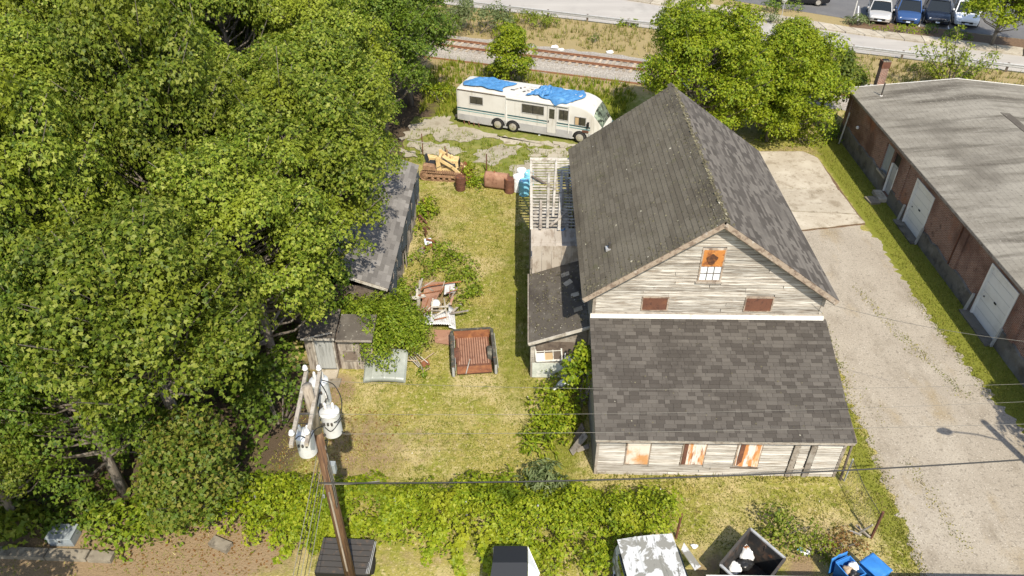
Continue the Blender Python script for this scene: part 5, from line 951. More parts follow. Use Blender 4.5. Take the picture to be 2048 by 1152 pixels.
# junk in the corner left of the front lean-to
for i, (a, b, w, m, lb) in enumerate((((1143, 905, .1), (1172, 868, .9), .28, 'grey_wood', 'wide grey board leaning at the front left barn corner'), ((1150, 880, .1), (1166, 852, .8), .3, 'dark_wood', 'dark board leaning above the wide grey board by the barn'), ((1160, 815, .1), (1180, 770, 1.3), .16, 'grey_wood', 'narrow grey board leaning on the barn side, nearer one'), ((1166, 800, .1), (1180, 755, 1.4), .14, 'dark_wood', 'narrow dark board leaning on the barn side, farther one'), ((1155, 900, .05), (1178, 892, .3), .2, 'grey_wood', 'short grey plank on the ground at the barn corner'), ((1150, 745, .2), (1166, 725, 1.6), .5, 'dark_wood', 'dark panel leaning in the corner behind the blue sheet'))): tag(beam_piece('leaning_board', m, None, G(*a), G(*b), w, .05), lb, 'board', 'boards leaning on the barn')
tq = MB(); p = G(1132, 775, .6); tq.grid(lambda a, b: (p.x - .55 + 1.2 * a, p.y - .5 + (.35 + .5 * a) * 1 + .35 * b, .45 + .5 * a + .1 * math.sin(9 * a + 5 * b)), 14, 6); tq.build('teal_sheet', 'pale_panel', None, label='pale teal plastic sheet crumpled among weeds in the barn corner', cat='sheet', smooth=True, solid=.01)
MATS['pale_panel']  # sheet shares the pale green panel paint
# ================================================================== UTILITY POLE
pb = Vector((-5.28, 13.2, 0)); PH = 8.95
up = thing('utility_pole', pb, 'brown wooden utility pole with two crossarms and three grey transformers', 'utility pole')
MB().tube([pb + Vector((0, 0, -.2)), pb + Vector((0, 0, 4)), pb + Vector((0, 0, 7.3))], [.17, .15, .13], 16).build('shaft', 'pole_wood', up, smooth=True); MB().tube([pb + Vector((0, 0, 7.301)), pb + Vector((0, 0, PH))], [.135, .125], 14).build('pole_head', 'pole_top', up, smooth=True)
A1 = (G(613, 742, 8.45), G(582, 893, 8.45)); A2 = (G(640, 742, 8.45), G(613, 890, 8.45))
def arm(a, b):
    o = MB().beam(a, b, .095, .115).build('crossarm', 'arm_wood', up, bevel=.008)
    for t in (.03, .90):
        p = a.lerp(b, t) + Vector((0, 0, .07)); MB().lathe([(.03, 0), (.03, .05), (.075, .07), (.075, .1), (.05, .12), (.065, .15), (.03, .2)], 12, p).build('insulator', 'porcelain', o, smooth=True)
    return o
arm(*A1); arm(*A2)
for t in (.35, .6): beam_piece('brace', 'steel_dark', up, A1[0].lerp(A1[1], t), A2[0].lerp(A2[1], t), .05, .03)
for t in (.3, .7): beam_piece('brace', 'steel_dark', up, A1[0].lerp(A1[1], t) - Vector((0, 0, .06)), pb + Vector((0, 0, 7.6)), .04, .02)
for i, (u, v, z, r_, h) in enumerate(((617, 905, 6.75, .24, .72), (667, 865, 6.85, .25, .80), (646, 803, 7.3, .24, .78))):
    c = G(u, v, z)
    c = Vector((c.x, c.y, z)); t = MB().lathe([(r_ * .9, 0), (r_, .03), (r_, h - .05), (r_ * 1.05, h - .04), (r_ * 1.05, h), (r_ * .8, h + .05), (.03, h + .08)], 24, c).build('transformer', 'transformer', up, smooth=False)
    for p in t.data.polygons: p.use_smooth = True
    md = t.modifiers.new('es', 'EDGE_SPLIT'); md.split_angle = R(35)
    for dx, dy in ((.1, .06), (-.1, .05)): MB().lathe([(.02, 0), (.055, .02), (.04, .06), (.055, .09), (.035, .13), (.045, .16), (.02, .22)], 10, c + Vector((dx, dy, h + .05))).build('bushing', 'porcelain', t, smooth=True)
    for dx in (-.1, 0, .1): MB().lathe([(.03, 0), (.03, .07)], 8, c + Vector((dx, -r_ - .03, h * .72)), 'z').build('terminal', 'steel_dark', t)
    for zz in (.15, .55): beam_piece('bracket', 'steel_dark', t, c + Vector((0, 0, zz)), Vector((pb.x, pb.y, z + zz)), .06, .05)
for i, (u, v, z) in enumerate(((655, 800, 7.6), (648, 830, 7.4), (650, 850, 7.2), (640, 780, 7.9))):
    c = G(u, v, z); MB().lathe([(.03, 0), (.05, .04), (.03, .08), (.05, .12), (.03, .16), (.045, .2), (.02, .26)], 10, c).build('cutout', 'porcelain', up, smooth=True); beam_piece('cutout_arm', 'steel_dark', up, c + Vector((0, 0, .1)), pb + Vector((0, 0, z)), .03, .03)
def curve(pts, n=14):
    pts = [Vector(p) for p in pts]; out = []
    for i in range(len(pts) - 1):
        p0, p1, p2, p3 = pts[max(i - 1, 0)], pts[i], pts[i + 1], pts[min(i + 2, len(pts) - 1)]
        for j in range(n):
            t = j / n; out.append(.5 * ((2 * p1) + (p2 - p0) * t + (2 * p0 - 5 * p1 + 4 * p2 - p3) * t * t + (3 * p1 - p0 - 3 * p2 + p3) * t ** 3))
    return out + [pts[-1]]
for i, pp in enumerate((((643, 760, 8.5), (668, 770, 8.2), (683, 800, 7.9), (680, 835, 7.7), (668, 845, 7.6)), ((640, 765, 8.5), (652, 785, 8.0), (656, 800, 7.8)), ((585, 885, 8.5), (600, 872, 8.1), (618, 880, 7.7)), ((616, 885, 8.5), (630, 860, 8.0), (646, 852, 7.5)), ((650, 855, 7.4), (664, 862, 7.2), (684, 835, 7.5)), ((640, 890, 6.6), (655, 880, 6.5), (648, 910, 6.3)), ((632, 830, 7.6), (655, 840, 7.2), (690, 868, 6.9)))):
    MB().tube(curve([G(*q) for q in pp], 8), .014, 5, False).build('jumper_wire', 'wire_black', up)
for i in range(8):
    z0, z1 = 6.9 - .12 * i, 5.0 - .1 * i; a_ = .8 + .18 * i; o_ = Vector((.19 * math.cos(a_ - 1.2), -.19 * math.sin(abs(a_)), 0))
    MB().tube([pb + o_ + Vector((0, 0, z0)), pb + o_ * 1.35 + Vector((.0, -.03, (z0 + z1) / 2)), pb + o_ + Vector((0, 0, z1))], .013, 5, False).build('drop_cable', ('wire_pale', 'wire_black')[i % 2], up)
MB().bx(pb.x + .14, pb.x + .3, pb.y - .12, pb.y + .04, 5.75, 6.1).build('junction_box', 'cabinet', up, bevel=.01)
MB().bx(pb.x - .02, pb.x + .03, pb.y - .175, pb.y - .14, 1.2, 5.0).build('ground_moulding', 'pole_top', up)
# street lamp pole off the right edge, whose shadow falls on the drive
lp = Vector((20.15, 14.3, 0)); lp_t = thing('street_lamp', lp, 'wooden pole with a street lamp arm, throwing its shadow across the drive at the right', 'street lamp')
MB().tube([lp, lp + Vector((0, 0, 8.2))], [.17, .13], 14).build('shaft', 'pole_wood', lp_t, smooth=True)
MB().tube(curve([lp + Vector((0, 0, 6.9)), lp + Vector((-.8, .1, 7.2)), lp + Vector((-1.7, .2, 7.25))], 6), .03, 8).build('arm', 'galv', lp_t)
MB().lathe([(.03, 0), (.12, .12), (.17, .35), (.10, .55), (.02, .62)], 14, lp + Vector((-2.3, .22, 7.25)), 'x').build('lamp_head', 'galv', lp_t, smooth=True)
for z in (7.6, 7.9): MB().lathe([(.03, 0), (.07, .06), (.03, .15)], 10, lp + Vector((0, -.16, z))).build('insulator', 'porcelain', lp_t)
# overhead wires: from the pole to the lamp pole, with sag
def wire(p, q, sag, r_, mat, label, name='overhead_wire', n=26):
    p = Vector(p); q = Vector(q); pts = [p.lerp(q, i / n) - Vector((0, 0, sag * 4 * (i / n) * (1 - i / n))) for i in range(n + 1)]
    MB().tube(pts, r_, 5, False).build(name, mat, None, label=label, cat='wire', group='overhead wires')
def wpx(a, b, za, zb, sag, r_, mat, label, **kw): wire(G(a[0], a[1], za), G(b[0], b[1], zb), sag, r_, mat, label, **kw)
wpx((645, 762), (2120, 765), 8.6, 8.0, .28, .0045, 'wire_pale', 'thin pale overhead wire, farthest of those crossing the front roof')
wpx((612, 828), (2120, 800), 8.6, 7.8, .20, .0045, 'wire_pale', 'thin pale overhead wire, second farthest across the front roof')
wpx((686, 868), (2120, 846), 7.2, 7.4, .10, .006, 'wire_pale', 'overhead wire running just along the eave of the front roof')
wpx((638, 966), (2120, 914), 5.6, 6.2, .30, .022, 'wire_black', 'thick black cable crossing the lawn below the barn front')
wpx((648, 968), (760, 962), 5.5, 5.4, .05, .016, 'wire_pale', 'short pale clamp wire at the pole beside the thick cable')
wire((10.9, 21.9, 5.0), G(2120, 690, 6.4), .25, .008, 'wire_pale', 'service wire dropping from the gable corner over the drive')
for i in range(5):
    wpx((636 + 4 * i, 900 + 12 * i), (578 + 8 * i, 1190), 6.2 - .15 * i, 4.3, .04, .009, ('wire_pale', 'wire_black')[i % 2], ('leftmost cable of the bundle running down from the pole', 'second cable from the left in the bundle running down from the pole', 'middle cable of the bundle running down from the pole', 'second cable from the right in the bundle running down from the pole', 'rightmost cable of the bundle running down from the pole')[i])
for i, (y0, z0) in enumerate(((52, 9), (50.5, 8.2))): wire((24, 60 + i, 6.5 + .4 * i), (60, 44 + i, 6.9 + .4 * i), .3, .02, 'wire_pale', ('upper pale wire before the parked cars at the top right', 'lower pale wire before the parked cars at the top right')[i])
# ================================================================== FRONT EDGE
dp = [G(1440, 1130, 1.15), G(1500, 1058, 1.15), G(1570, 1118, 1.15)]; c3 = dp[0] + (dp[2] - dp[1]); cc = (dp[0] + dp[2]) / 2
dm = thing('dumpster', (cc.x, cc.y, 0), 'open black dumpster with white rubbish bags inside, set cornerwise', 'dumpster'); ring = [dp[0], dp[1], dp[2], c3]
ring = ring if (dp[1] - dp[0]).cross(dp[2] - dp[1]).z > 0 else ring[::-1]
inn = lambda s_, z: [Vector((cc.x + (p.x - cc.x) * s_, cc.y + (p.y - cc.y) * s_, z)) for p in ring]
for i in range(4):
    o0, o1 = inn(1, 1.15)[i], inn(1, 1.15)[(i + 1) % 4]; b0, b1 = inn(.86, .08)[i], inn(.86, .08)[(i + 1) % 4]; w = MB(); nrm = (cc - (o0 + o1) / 2); nrm.z = 0; nrm = nrm.normalized() * .05
    w.hexa([b0, b1, b1 + nrm, b0 + nrm, o0, o1, o1 + nrm, o0 + nrm]); wo = w.build('side', 'dumpster', dm); beam_piece('rim', 'galv' if i % 2 else 'steel_dark', wo, o0 + Vector((0, 0, .02)), o1 + Vector((0, 0, .02)), .08, .06)
    piece('rib', 'dumpster', wo, (o0 + o1) / 2 * .52 + (b0 + b1) / 2 * .48 - nrm * .4, (.08, .08, .9))
MB().slab(inn(.87, .1), .04).build('bottom', 'dumpster', dm)
for i in range(4): MB().lathe([(.06, -.03), (.06, .03)], 12, tuple(inn(.7, .05)[i]), 'x').build('caster', 'black', dm)
def blob(name, c, sx, sy, sz, mat, label, cat, seed, group=None):
    rg = np.random.default_rng(seed); ph = rg.uniform(0, 6, 9); m_ = MB(); n1, n2 = 18, 10
    def f_(a, b):
        th = 2 * math.pi * a; f2 = math.pi * b; r_ = 1 + .16 * math.sin(3 * th + ph[0]) * math.sin(f2) + .12 * math.sin(5 * f2 + ph[1] + 2 * th) + .07 * math.sin(9 * th + ph[2] + 6 * f2)
        return (c[0] + sx * r_ * math.sin(f2) * math.cos(th), c[1] + sy * r_ * math.sin(f2) * math.sin(th), max(.02, c[2] + sz * r_ * math.cos(f2)))
    m_.grid(f_, n1, n2); return m_.build(name, mat, None, smooth=True, label=label, cat=cat, group=group)
blob('rubbish_bag', G(1492, 1108, .45), .22, .3, .25, 'bag_white', 'tall white rubbish bag in the black dumpster', 'bag', 1); blob('rubbish_bag', G(1468, 1136, .4), .24, .22, .2, 'bag_white', 'low white rubbish bag at the near corner of the dumpster', 'bag', 2); blob('rubbish_bag', G(1490, 1128, .5), .26, .2, .1, 'bag_black', 'black crumpled bag between the white ones in the dumpster', 'bag', 3)
blob('orange_scrap', G(1492, 1096, .62), .1, .09, .07, 'rust_panel', 'orange scrap on the tall white bag in the dumpster', 'scrap', 4)
# old van with peeling roof
vz = 1.75; V4 = [G(1250, 1150, vz), G(1388, 1150, vz), G(1352, 1070, vz), G(1252, 1070, vz)]; vn = thing('old_van', ((V4[0].x + V4[2].x) / 2, V4[0].y, 0), 'old van with white paint peeling off its ribbed roof, at the bottom edge', 'van')
vx0, vx1, vy1 = V4[3].x - .1, V4[2].x + .05, V4[3].y; vy0 = vy1 - 3.6
bodyv = MB(); bodyv.hexa([(vx0 - .1, vy0, .35), (vx1 + .12, vy0, .35), (vx1 + .12, vy1, .35), (vx0 - .1, vy1, .35), (vx0 - .06, vy0, 1.25), (vx1 + .08, vy0, 1.25), (vx1 + .08, vy1 - .02, 1.25), (vx0 - .06, vy1 - .02, 1.25)]); bodyv.hexa([(vx0 - .06, vy0, 1.25), (vx1 + .08, vy0, 1.25), (vx1 + .08, vy1 - .02, 1.25), (vx0 - .06, vy1 - .02, 1.25), (vx0 + .03, vy0, vz), (vx1 - .03, vy0, vz), (vx1 - .03, vy1 - .12, vz), (vx0 + .03, vy1 - .12, vz)]); bodyv.build('body', 'peeled', vn, bevel=.05)
rf = MB(); rf.grid(lambda a, b: (vx0 - .02 + (vx1 - vx0 + .04) * a, vy0 + (vy1 - .06 - vy0) * b, vz + .01 + .06 * math.sin(math.pi * a) + (.025 if int(a * 34) % 11 == 0 and 0 < a < 1 else 0)), 34, 20); rf.build('roof', 'peeled', vn, solid=.02)
for s_, x in ((-1, vx0 - .05), (1, vx1 + .07)):
    piece('gutter', 'steel_dark', vn, (x - s_ * .06, (vy0 + vy1) / 2 - .05, vz - .05), (.05, vy1 - vy0 - .1, .04)); piece('side_window', 'glass', vn, (x + s_ * .0, vy1 - 1.0, 1.5), (.06, 1.0, .36))
    for y_ in (vy1 - .7, vy0 + .7): MB().lathe([(.15, -.1), (.33, -.1), (.35, 0), (.33, .1), (.15, .1)], 18, (x, y_, .34), 'x').build('wheel', 'rubber', vn)
piece('rear_door_line', 'black', vn, ((vx0 + vx1) / 2, vy1 + .0, .85), (.02, .03, .8)); piece('side_mirror', 'white_paint', vn, (vx0 - .2, vy1 - 1.5, 1.35), (.18, .12, .3))
vn.rotation_euler = (0, 0, R(8))
flat('leaning_sheet', 'peeled', [(1368, 1085), (1402, 1132), (1390, 1140), (1362, 1100)], .7, .03, 'pale panel leaning along the right side of the old van', 'panel', None)
flat('leaning_sheet', 'white_paint', [(1232, 1100), (1246, 1090), (1244, 1152), (1226, 1152)], .6, .03, 'white panel standing left of the old van under the vines', 'panel', None)
# blue wheelie bins
def bin_(u, v, rz, lid, label):
    p = G(u, v, 1.0); o = thing('recycling_bin', (p.x, p.y, 0), label, 'bin', 'blue bins', rz)
    m_ = MB(); lo, hi = .24, .30; P_ = [[(-lo, -lo * 1.1, .08), (lo, -lo * 1.1, .08), (lo, lo * 1.1, .08), (-lo, lo * 1.1, .08)], [(-hi, -hi * 1.15, 1.0), (hi, -hi * 1.15, 1.0), (hi, hi * 1.15, 1.0), (-hi, hi * 1.15, 1.0)], [(-hi + .03, -hi * 1.15 + .03, 1.0), (hi - .03, -hi * 1.15 + .03, 1.0), (hi - .03, hi * 1.15 - .03, 1.0), (-hi + .03, hi * 1.15 - .03, 1.0)], [(-lo + .03, -lo, .55), (lo - .03, -lo, .55), (lo - .03, lo, .55), (-lo + .03, lo, .55)]]
    vs = [q for r_ in P_ for q in r_]; m_.add(vs, [(3, 2, 1, 0)] + [(i * 4 + j, i * 4 + (j + 1) % 4, (i + 1) * 4 + (j + 1) % 4, (i + 1) * 4 + j) for i in range(3) for j in range(4)] + [(12, 13, 14, 15)]); m_.build('body', 'bin_blue', o, local=True)
    l_ = MB(); l_.grid(lambda a, b: (-.32 + .64 * a, -.36 + .74 * b, .05 * math.sin(math.pi * a) * math.sin(math.pi * min(1, b * 1.1)) + (.02 if abs(a - .5) < .12 else 0)), 14, 10); lo_ = l_.build('lid', 'bin_blue', o, local=True, smooth=True, solid=.025); lo_.location = (0, 0, 1.03) if not lid else (0, .44, .66); lo_.rotation_euler = (0, 0, 0) if not lid else (R(-97), 0, 0)
    for s_ in (-1, 1): MB().lathe([(.03, -.03), (.12, -.03), (.12, .03), (.03, .03)], 14, (s_ * .27, .28, .12), 'x').build('wheel', 'black', o, local=True)
    MB().tube([(-.25, .38, .95), (.25, .38, .95)], .02, 8).build('handle', 'bin_blue', o, local=True); return p
p = bin_(1702, 1136, R(25), True, 'blue recycling bin with its lid open and rubbish showing'); bin_(1752, 1134, R(32), False, 'blue recycling bin with closed lid beside the open one')
for i, (dx, dy, m, lb) in enumerate(((-.1, -.05, 'cardboard', 'brown cardboard in the open blue bin'), (.12, .1, 'bag_white', 'white paper lump in the open blue bin'), (.02, -.18, 'bag_black', 'dark bag in the open blue bin'))): blob('bin_rubbish', (p.x + dx, p.y + dy, .95), .16, .14, .12, m, lb, 'rubbish', 20 + i)
# pale wall along the bottom edge, canopy, truck bed cover
wl = thing('boundary_wall', (12, 12.8, 0), 'pale flat topped wall along the bottom right edge', 'wall'); MB().bx(5.75, 26, 12.45, 13.0, 0, 1.12).build('wall', 'concrete', wl); MB().bx(5.7, 26, 12.3, 13.09, 1.121, 1.22).build('coping', 'trim_white', wl)
cp_ = thing('canopy', (-.3, 13.2, 0), 'dark canopy roof with one white gable at the bottom edge', 'canopy'); a0, a1 = G(985, 1125, 2.0), G(1055, 1125, 2.0)
MB().slab([(a0.x - .15, a0.y - 1.0, 1.5), (a1.x, a1.y - 1.0, 1.5), (a1.x, a1.y, 2.0), (a0.x, a0.y, 2.0)], .04).build('roof', 'seat_dark', cp_); MB().slab([(a1.x, a1.y + .9, 1.5), (a0.x, a0.y + .9, 1.5), (a0.x, a0.y, 2.0), (a1.x, a1.y, 2.0)], .04).build('roof', 'seat_dark', cp_)
MB().slab([(a1.x + .02, a1.y - 1.0, 1.48), (a1.x + .38, a1.y, 1.46), (a1.x + .02, a1.y + .9, 1.48), (a1.x + .02, a1.y, 1.99)], .03).build('gable', 'bag_white', cp_)
for x in (a0.x, a1.x):
    for y_ in (a0.y - .9, a0.y + .8): MB().tube([(x, y_, 0), (x, y_, 1.52)], .025, 8).build('leg', 'galv', cp_)
bt0 = G(690, 1112, .75); bt = thing('covered_trailer', (bt0.x, bt0.y, 0), 'low black trailer with slatted lid half hidden by vines behind the pole', 'trailer', rz=R(-2))
MB().bx(-.85, .85, -.6, .6, .25, .7).build('box', 'black', bt, local=True, bevel=.03)
for i in range(6): piece('lid_slat', 'steel_dark', bt, (0, -.5 + .2 * i, .73 + .015 * i), (1.66, .18, .03), world=False)
for i in range(3): piece('side_rail', 'galv', bt, (.8 + .045 * i, 0, .74), (.018, 1.15, .04), world=False)
for s_ in (-1, 1): MB().lathe([(.1, -.08), (.26, -.08), (.28, 0), (.26, .08), (.1, .08)], 18, (s_ * .8, 0, .27), 'x').build('wheel', 'rubber', bt, local=True)
# fence remains at the right front
for (u, v, h, lb, m) in ((1352, 1076, 1.25, 'rusty fence post right of the vines', 'rust_dark'), (1742, 1076, 1.35, 'dark fence post above the blue bins', 'rust_dark')):
    p = G(u, v); o = MB().tube([p + Vector((0, 0, -.05)), p + Vector((.03, .05, h))], .045, 8).build('fence_post', m, None, label=lb, cat='post', group='front fence posts')
fn = thing('wire_fence', G(1690, 960), 'sagging chain link fence running from the barn corner to the front post', 'fence'); fa, fbb = G(1688, 962), G(1742, 1076)
mb = MB()
for i in range(20):
    t0 = i / 20; z0 = .05 + 0 * t0
    for s_ in (1, -1):
        a = fa.lerp(fbb, t0); b = fa.lerp(fbb, min(1, max(0, t0 + s_ * .16)));
        mb.tube([a + Vector((.05 * math.sin(i), 0, .03)), a.lerp(b, .5) + Vector((.04 * math.sin(i * 2), 0, .6)), b + Vector((0, 0, 1.15))], .0035, 3, False)
mb.build('mesh', 'steel_dark', fn, kind='stuff'); MB().tube([fa + Vector((0, 0, 1.15)), fa.lerp(fbb, .5) + Vector((0, 0, 1.05)), fbb + Vector((0, 0, 1.2))], .012, 6).build('top_rail', 'steel_dark', fn); MB().tube([fa, fa + Vector((0, 0, 1.2))], .03, 8).build('post', 'galv', fn)
for i, (a, b) in enumerate((((1718, 1066, .2), (1745, 1050, .9)), ((1712, 1050, .3), (1740, 1075, .1)), ((1700, 1062, .1), (1722, 1070, .3)))): tag(beam_piece('broken_rail', 'pale_wood' if i != 1 else 'grey_wood', None, G(*a), G(*b), .06, .05), ('broken pale rail leaning up to the dark fence post', 'grey rail fallen across the brown brush', 'short pale stub in the brown brush')[i], 'rail')
# cabinet and kerb stones at lower left
cb = thing('utility_cabinet', G(128, 1088), 'blue grey metal cabinet under the trees at the lower left', 'cabinet'); MB().bx(-.42, .4, -.1, .45, 0, .42).build('case', 'cabinet', cb, local=True, bevel=.02); MB().bx(-.44, .42, -.14, .48, .421, .46).build('lid', 'cabinet', cb, local=True, bevel=.02); MB().bx(-.03, .03, -.13, -.1, .25, .33).build('latch', 'steel_dark', cb, local=True)
for i, (a, b, lb) in enumerate((((0, 1108), (95, 1112), 'long kerb stone at the far left in shadow'), ((98, 1112), (178, 1115), 'kerb stone in the middle of the lower left row'), ((182, 1116), (228, 1118), 'sunlit kerb stone at the right end of the lower left row'), ((425, 1085), (460, 1100), 'pale stone block at the foot of the leafy sapling'))):
    A, B = G(*a), G(*b); o = beam_piece('kerb_stone', 'stone', None, A + Vector((0, 0, .09)), B + Vector((0, 0, .09)), .34, .2); tag(o, lb, 'stone', 'lower left stones')
# ================================================================== CARS
def car(u, v, paint, label, suv=False, ang=R(20), roof=None, off=0.0):
    p = G(u, v); o = thing('parked_car', (p.x, p.y, 0), label, 'car', 'cars in the car park', -ang); o.scale = (1.13, 1.13, 1.1)   # local -y is the nose
    H1, H2, L_, W_ = (.92, 1.62, 4.5, .92) if suv else (.82, 1.40, 4.6, .88)
    st = [(0, .34, .62, .70), (.12, .26, .74, .80), (.5, .22, H1 - .06, W_ - .03), (1.1, .2, H1, W_), (2.4, .2, H1 + .04, W_), (3.6, .2, H1 + .05, W_), (4.2, .24, H1 + .03, W_ - .04), (L_ - .1, .3, H1 - .08, W_ - .1), (L_, .4, H1 - .3, W_ - .16)]
    secs = []
    for y_, zb, zt, hw in st: secs.append([(-hw * .94, y_, zb), (-hw, y_, zb + .18), (-hw, y_, zt - .14), (-hw * .94, y_, zt - .03), (-hw * .6, y_, zt + .01), (0, y_, zt + .03), (hw * .6, y_, zt + .01), (hw * .94, y_, zt - .03), (hw, y_, zt - .14), (hw, y_, zb + .18), (hw * .94, y_, zb)])
    n = 11; vs = [q for s_ in secs for q in s_]; m = MB().add(vs, [(i * n + j, i * n + (j + 1) % n, (i + 1) * n + (j + 1) % n, (i + 1) * n + j) for i in range(len(secs) - 1) for j in range(n)] + [tuple(reversed(range(n))), tuple(range((len(secs) - 1) * n, len(secs) * n))])
    b = m.build('body', paint, o, local=True, smooth=True); md = b.modifiers.new('es', 'EDGE_SPLIT'); md.split_angle = R(50)
    y0, y1, y2, y3 = (1.15, 1.95, 3.9, 4.4) if suv else (1.2, 2.05, 3.3, 4.0); w0, w1 = W_ - .05, W_ - .22
    g = MB().hexa([(-w0, y0, H1 - .02), (w0, y0, H1 - .02), (w0, y3, H1), (-w0, y3, H1), (-w1, y1, H2 - .03), (w1, y1, H2 - .03), (w1, y2, H2 - .03), (-w1, y2, H2 - .03)]); gl = g.build('windows', 'glass', o, local=True)
    r_ = MB(); r_.grid(lambda a, bb: (-w1 - .02 + (2 * w1 + .04) * a, y1 - .05 + (y2 - y1 + .1) * bb, H2 - .03 + .04 * math.sin(math.pi * a)), 8, 6); r_.build('roof', roof or paint, o, local=True, smooth=True, solid=.03)
    for s_ in (-1, 1):
        for a, bb in (((s_ * w0, y0, H1), (s_ * w1, y1, H2)), ((s_ * w0, y3, H1), (s_ * w1, y2, H2)), ((s_ * w0 * .995, (y1 + y2) / 2, H1), (s_ * w1, (y1 + y2) / 2, H2))): beam_piece('pillar', paint, o, a, bb, .07, .06, world=False)
        MB().hexa([(s_ * .5 - .16, .02, .56), (s_ * .5 + .16, .02 + .06, .56), (s_ * .5 + .16, .3, .56), (s_ * .5 - .16, .3, .56), (s_ * .5 - .16, .06, .70), (s_ * .5 + .16, .12, .72), (s_ * .5 + .16, .42, .76), (s_ * .5 - .16, .4, .74)]).build('headlight', 'lamp_clear', o, local=True)
        MB().bx(s_ * (W_ + .08) - .08, s_ * (W_ + .08) + .08, y0 + .32, y0 + .44, H1 + .02, H1 + .16).build('mirror', paint, o, local=True, bevel=.03)
        for y_ in (.85, 3.65):
            w = MB().lathe([(.18, -.1), (.30, -.1), (.33, -.05), (.33, .05), (.30, .1), (.18, .1)], 18, (s_ * (W_ - .08), y_, .33), 'x').build('wheel', 'rubber', o, local=True); MB().lathe([(.06, -.02), (.2, -.02), (.2, .02), (.06, .02)], 14, (s_ * (W_ + .02), y_, .33), 'x').build('rim', 'hub_metal', w, local=True)
    MB().bx(-.42, .42, -.012, .06, .40, .56).build('grille', 'black', o, local=True); MB().bx(-.15, .15, -.03, -.013, .36, .46).build('licence_plate', 'plate', o, local=True)
    if suv:
        for s_ in (-1, 1): MB().tube([(s_ * .62, y1 + .1, H2 + .05), (s_ * .62, y2 - .1, H2 + .05)], .025, 6).build('roof_rail', 'galv', o, local=True)
    return o
car(1756, 51, 'car_silver', 'silver saloon, leftmost in the row of parked cars'); car(1813, 54, 'car_blue', 'blue car with a pale roof rack parked behind the yellowish bush', True, roof='car_blue')
car(1872, 55, 'car_navy', 'dark navy car parked between the blue and the white one', True); car(1930, 58, 'car_white', 'white car half hidden by the tree at the top right', True); car(1545, 2, 'car_black', 'dark car at the top edge beside the road sign', False, R(100))
# ================================================================== SIGNS
def sign(u, v, h, label, disc=True):
    p = G(u, v); o = thing('road_sign', p, label, 'sign'); MB().tube([(0, 0, 0), (0, 0, h)], .035, 8).build('post', 'galv', o, local=True)
    if disc:
        MB().lathe([(.02, -.012), (.3, -.012), (.3, .012), (.02, .012)], 8, (0, -.05, h - .3), 'y').build('plate', 'galv', o, local=True)
    else: MB().bx(-.04, .04, -.03, -.01, h * .3, h).build('reflector', 'trim_white', o, local=True)
sign(1562, 38, 2.2, 'grey backed road sign on a post left of the car park'); sign(1703, 46, 2.0, 'plain pale post leaning before the car park', False)
for i, (u, v, s_, m, lb) in enumerate(((1110, 97, .32, 'bag_white', 'white litter lump beside the track, leftmost of three'), (1122, 102, .28, 'trim_white', 'cream litter lump beside the track, middle of three'), (1220, 107, .3, 'bag_white', 'white litter bag beside the track, rightmost of three'), (888, 66, .5, 'stone', 'pale stone heap by the track at the wood edge'), (1388, 1094, .12, 'bag_white', 'white paper scrap right of the rusty post'), (1480, 1112, .1, 'bag_white', 'white scrap on the ground left of the dumpster'), (1610, 1108, .16, 'bag_white', 'white rubbish scrap under the bush by the dumpster'), (1600, 1100, .1, 'barrel_blue', 'bluish scrap under the bush by the dumpster'), (645, 757, .12, 'bag_white', 'white jug on the ground before the small shed'), (1079, 271, .09, 'bag_white', 'white jug under the motorhome'))):
    p = G(u, v); blob('litter', (p.x, p.y, s_ * .35), s_, s_ * .7, s_ * .5, m, lb, 'litter', 40 + i)
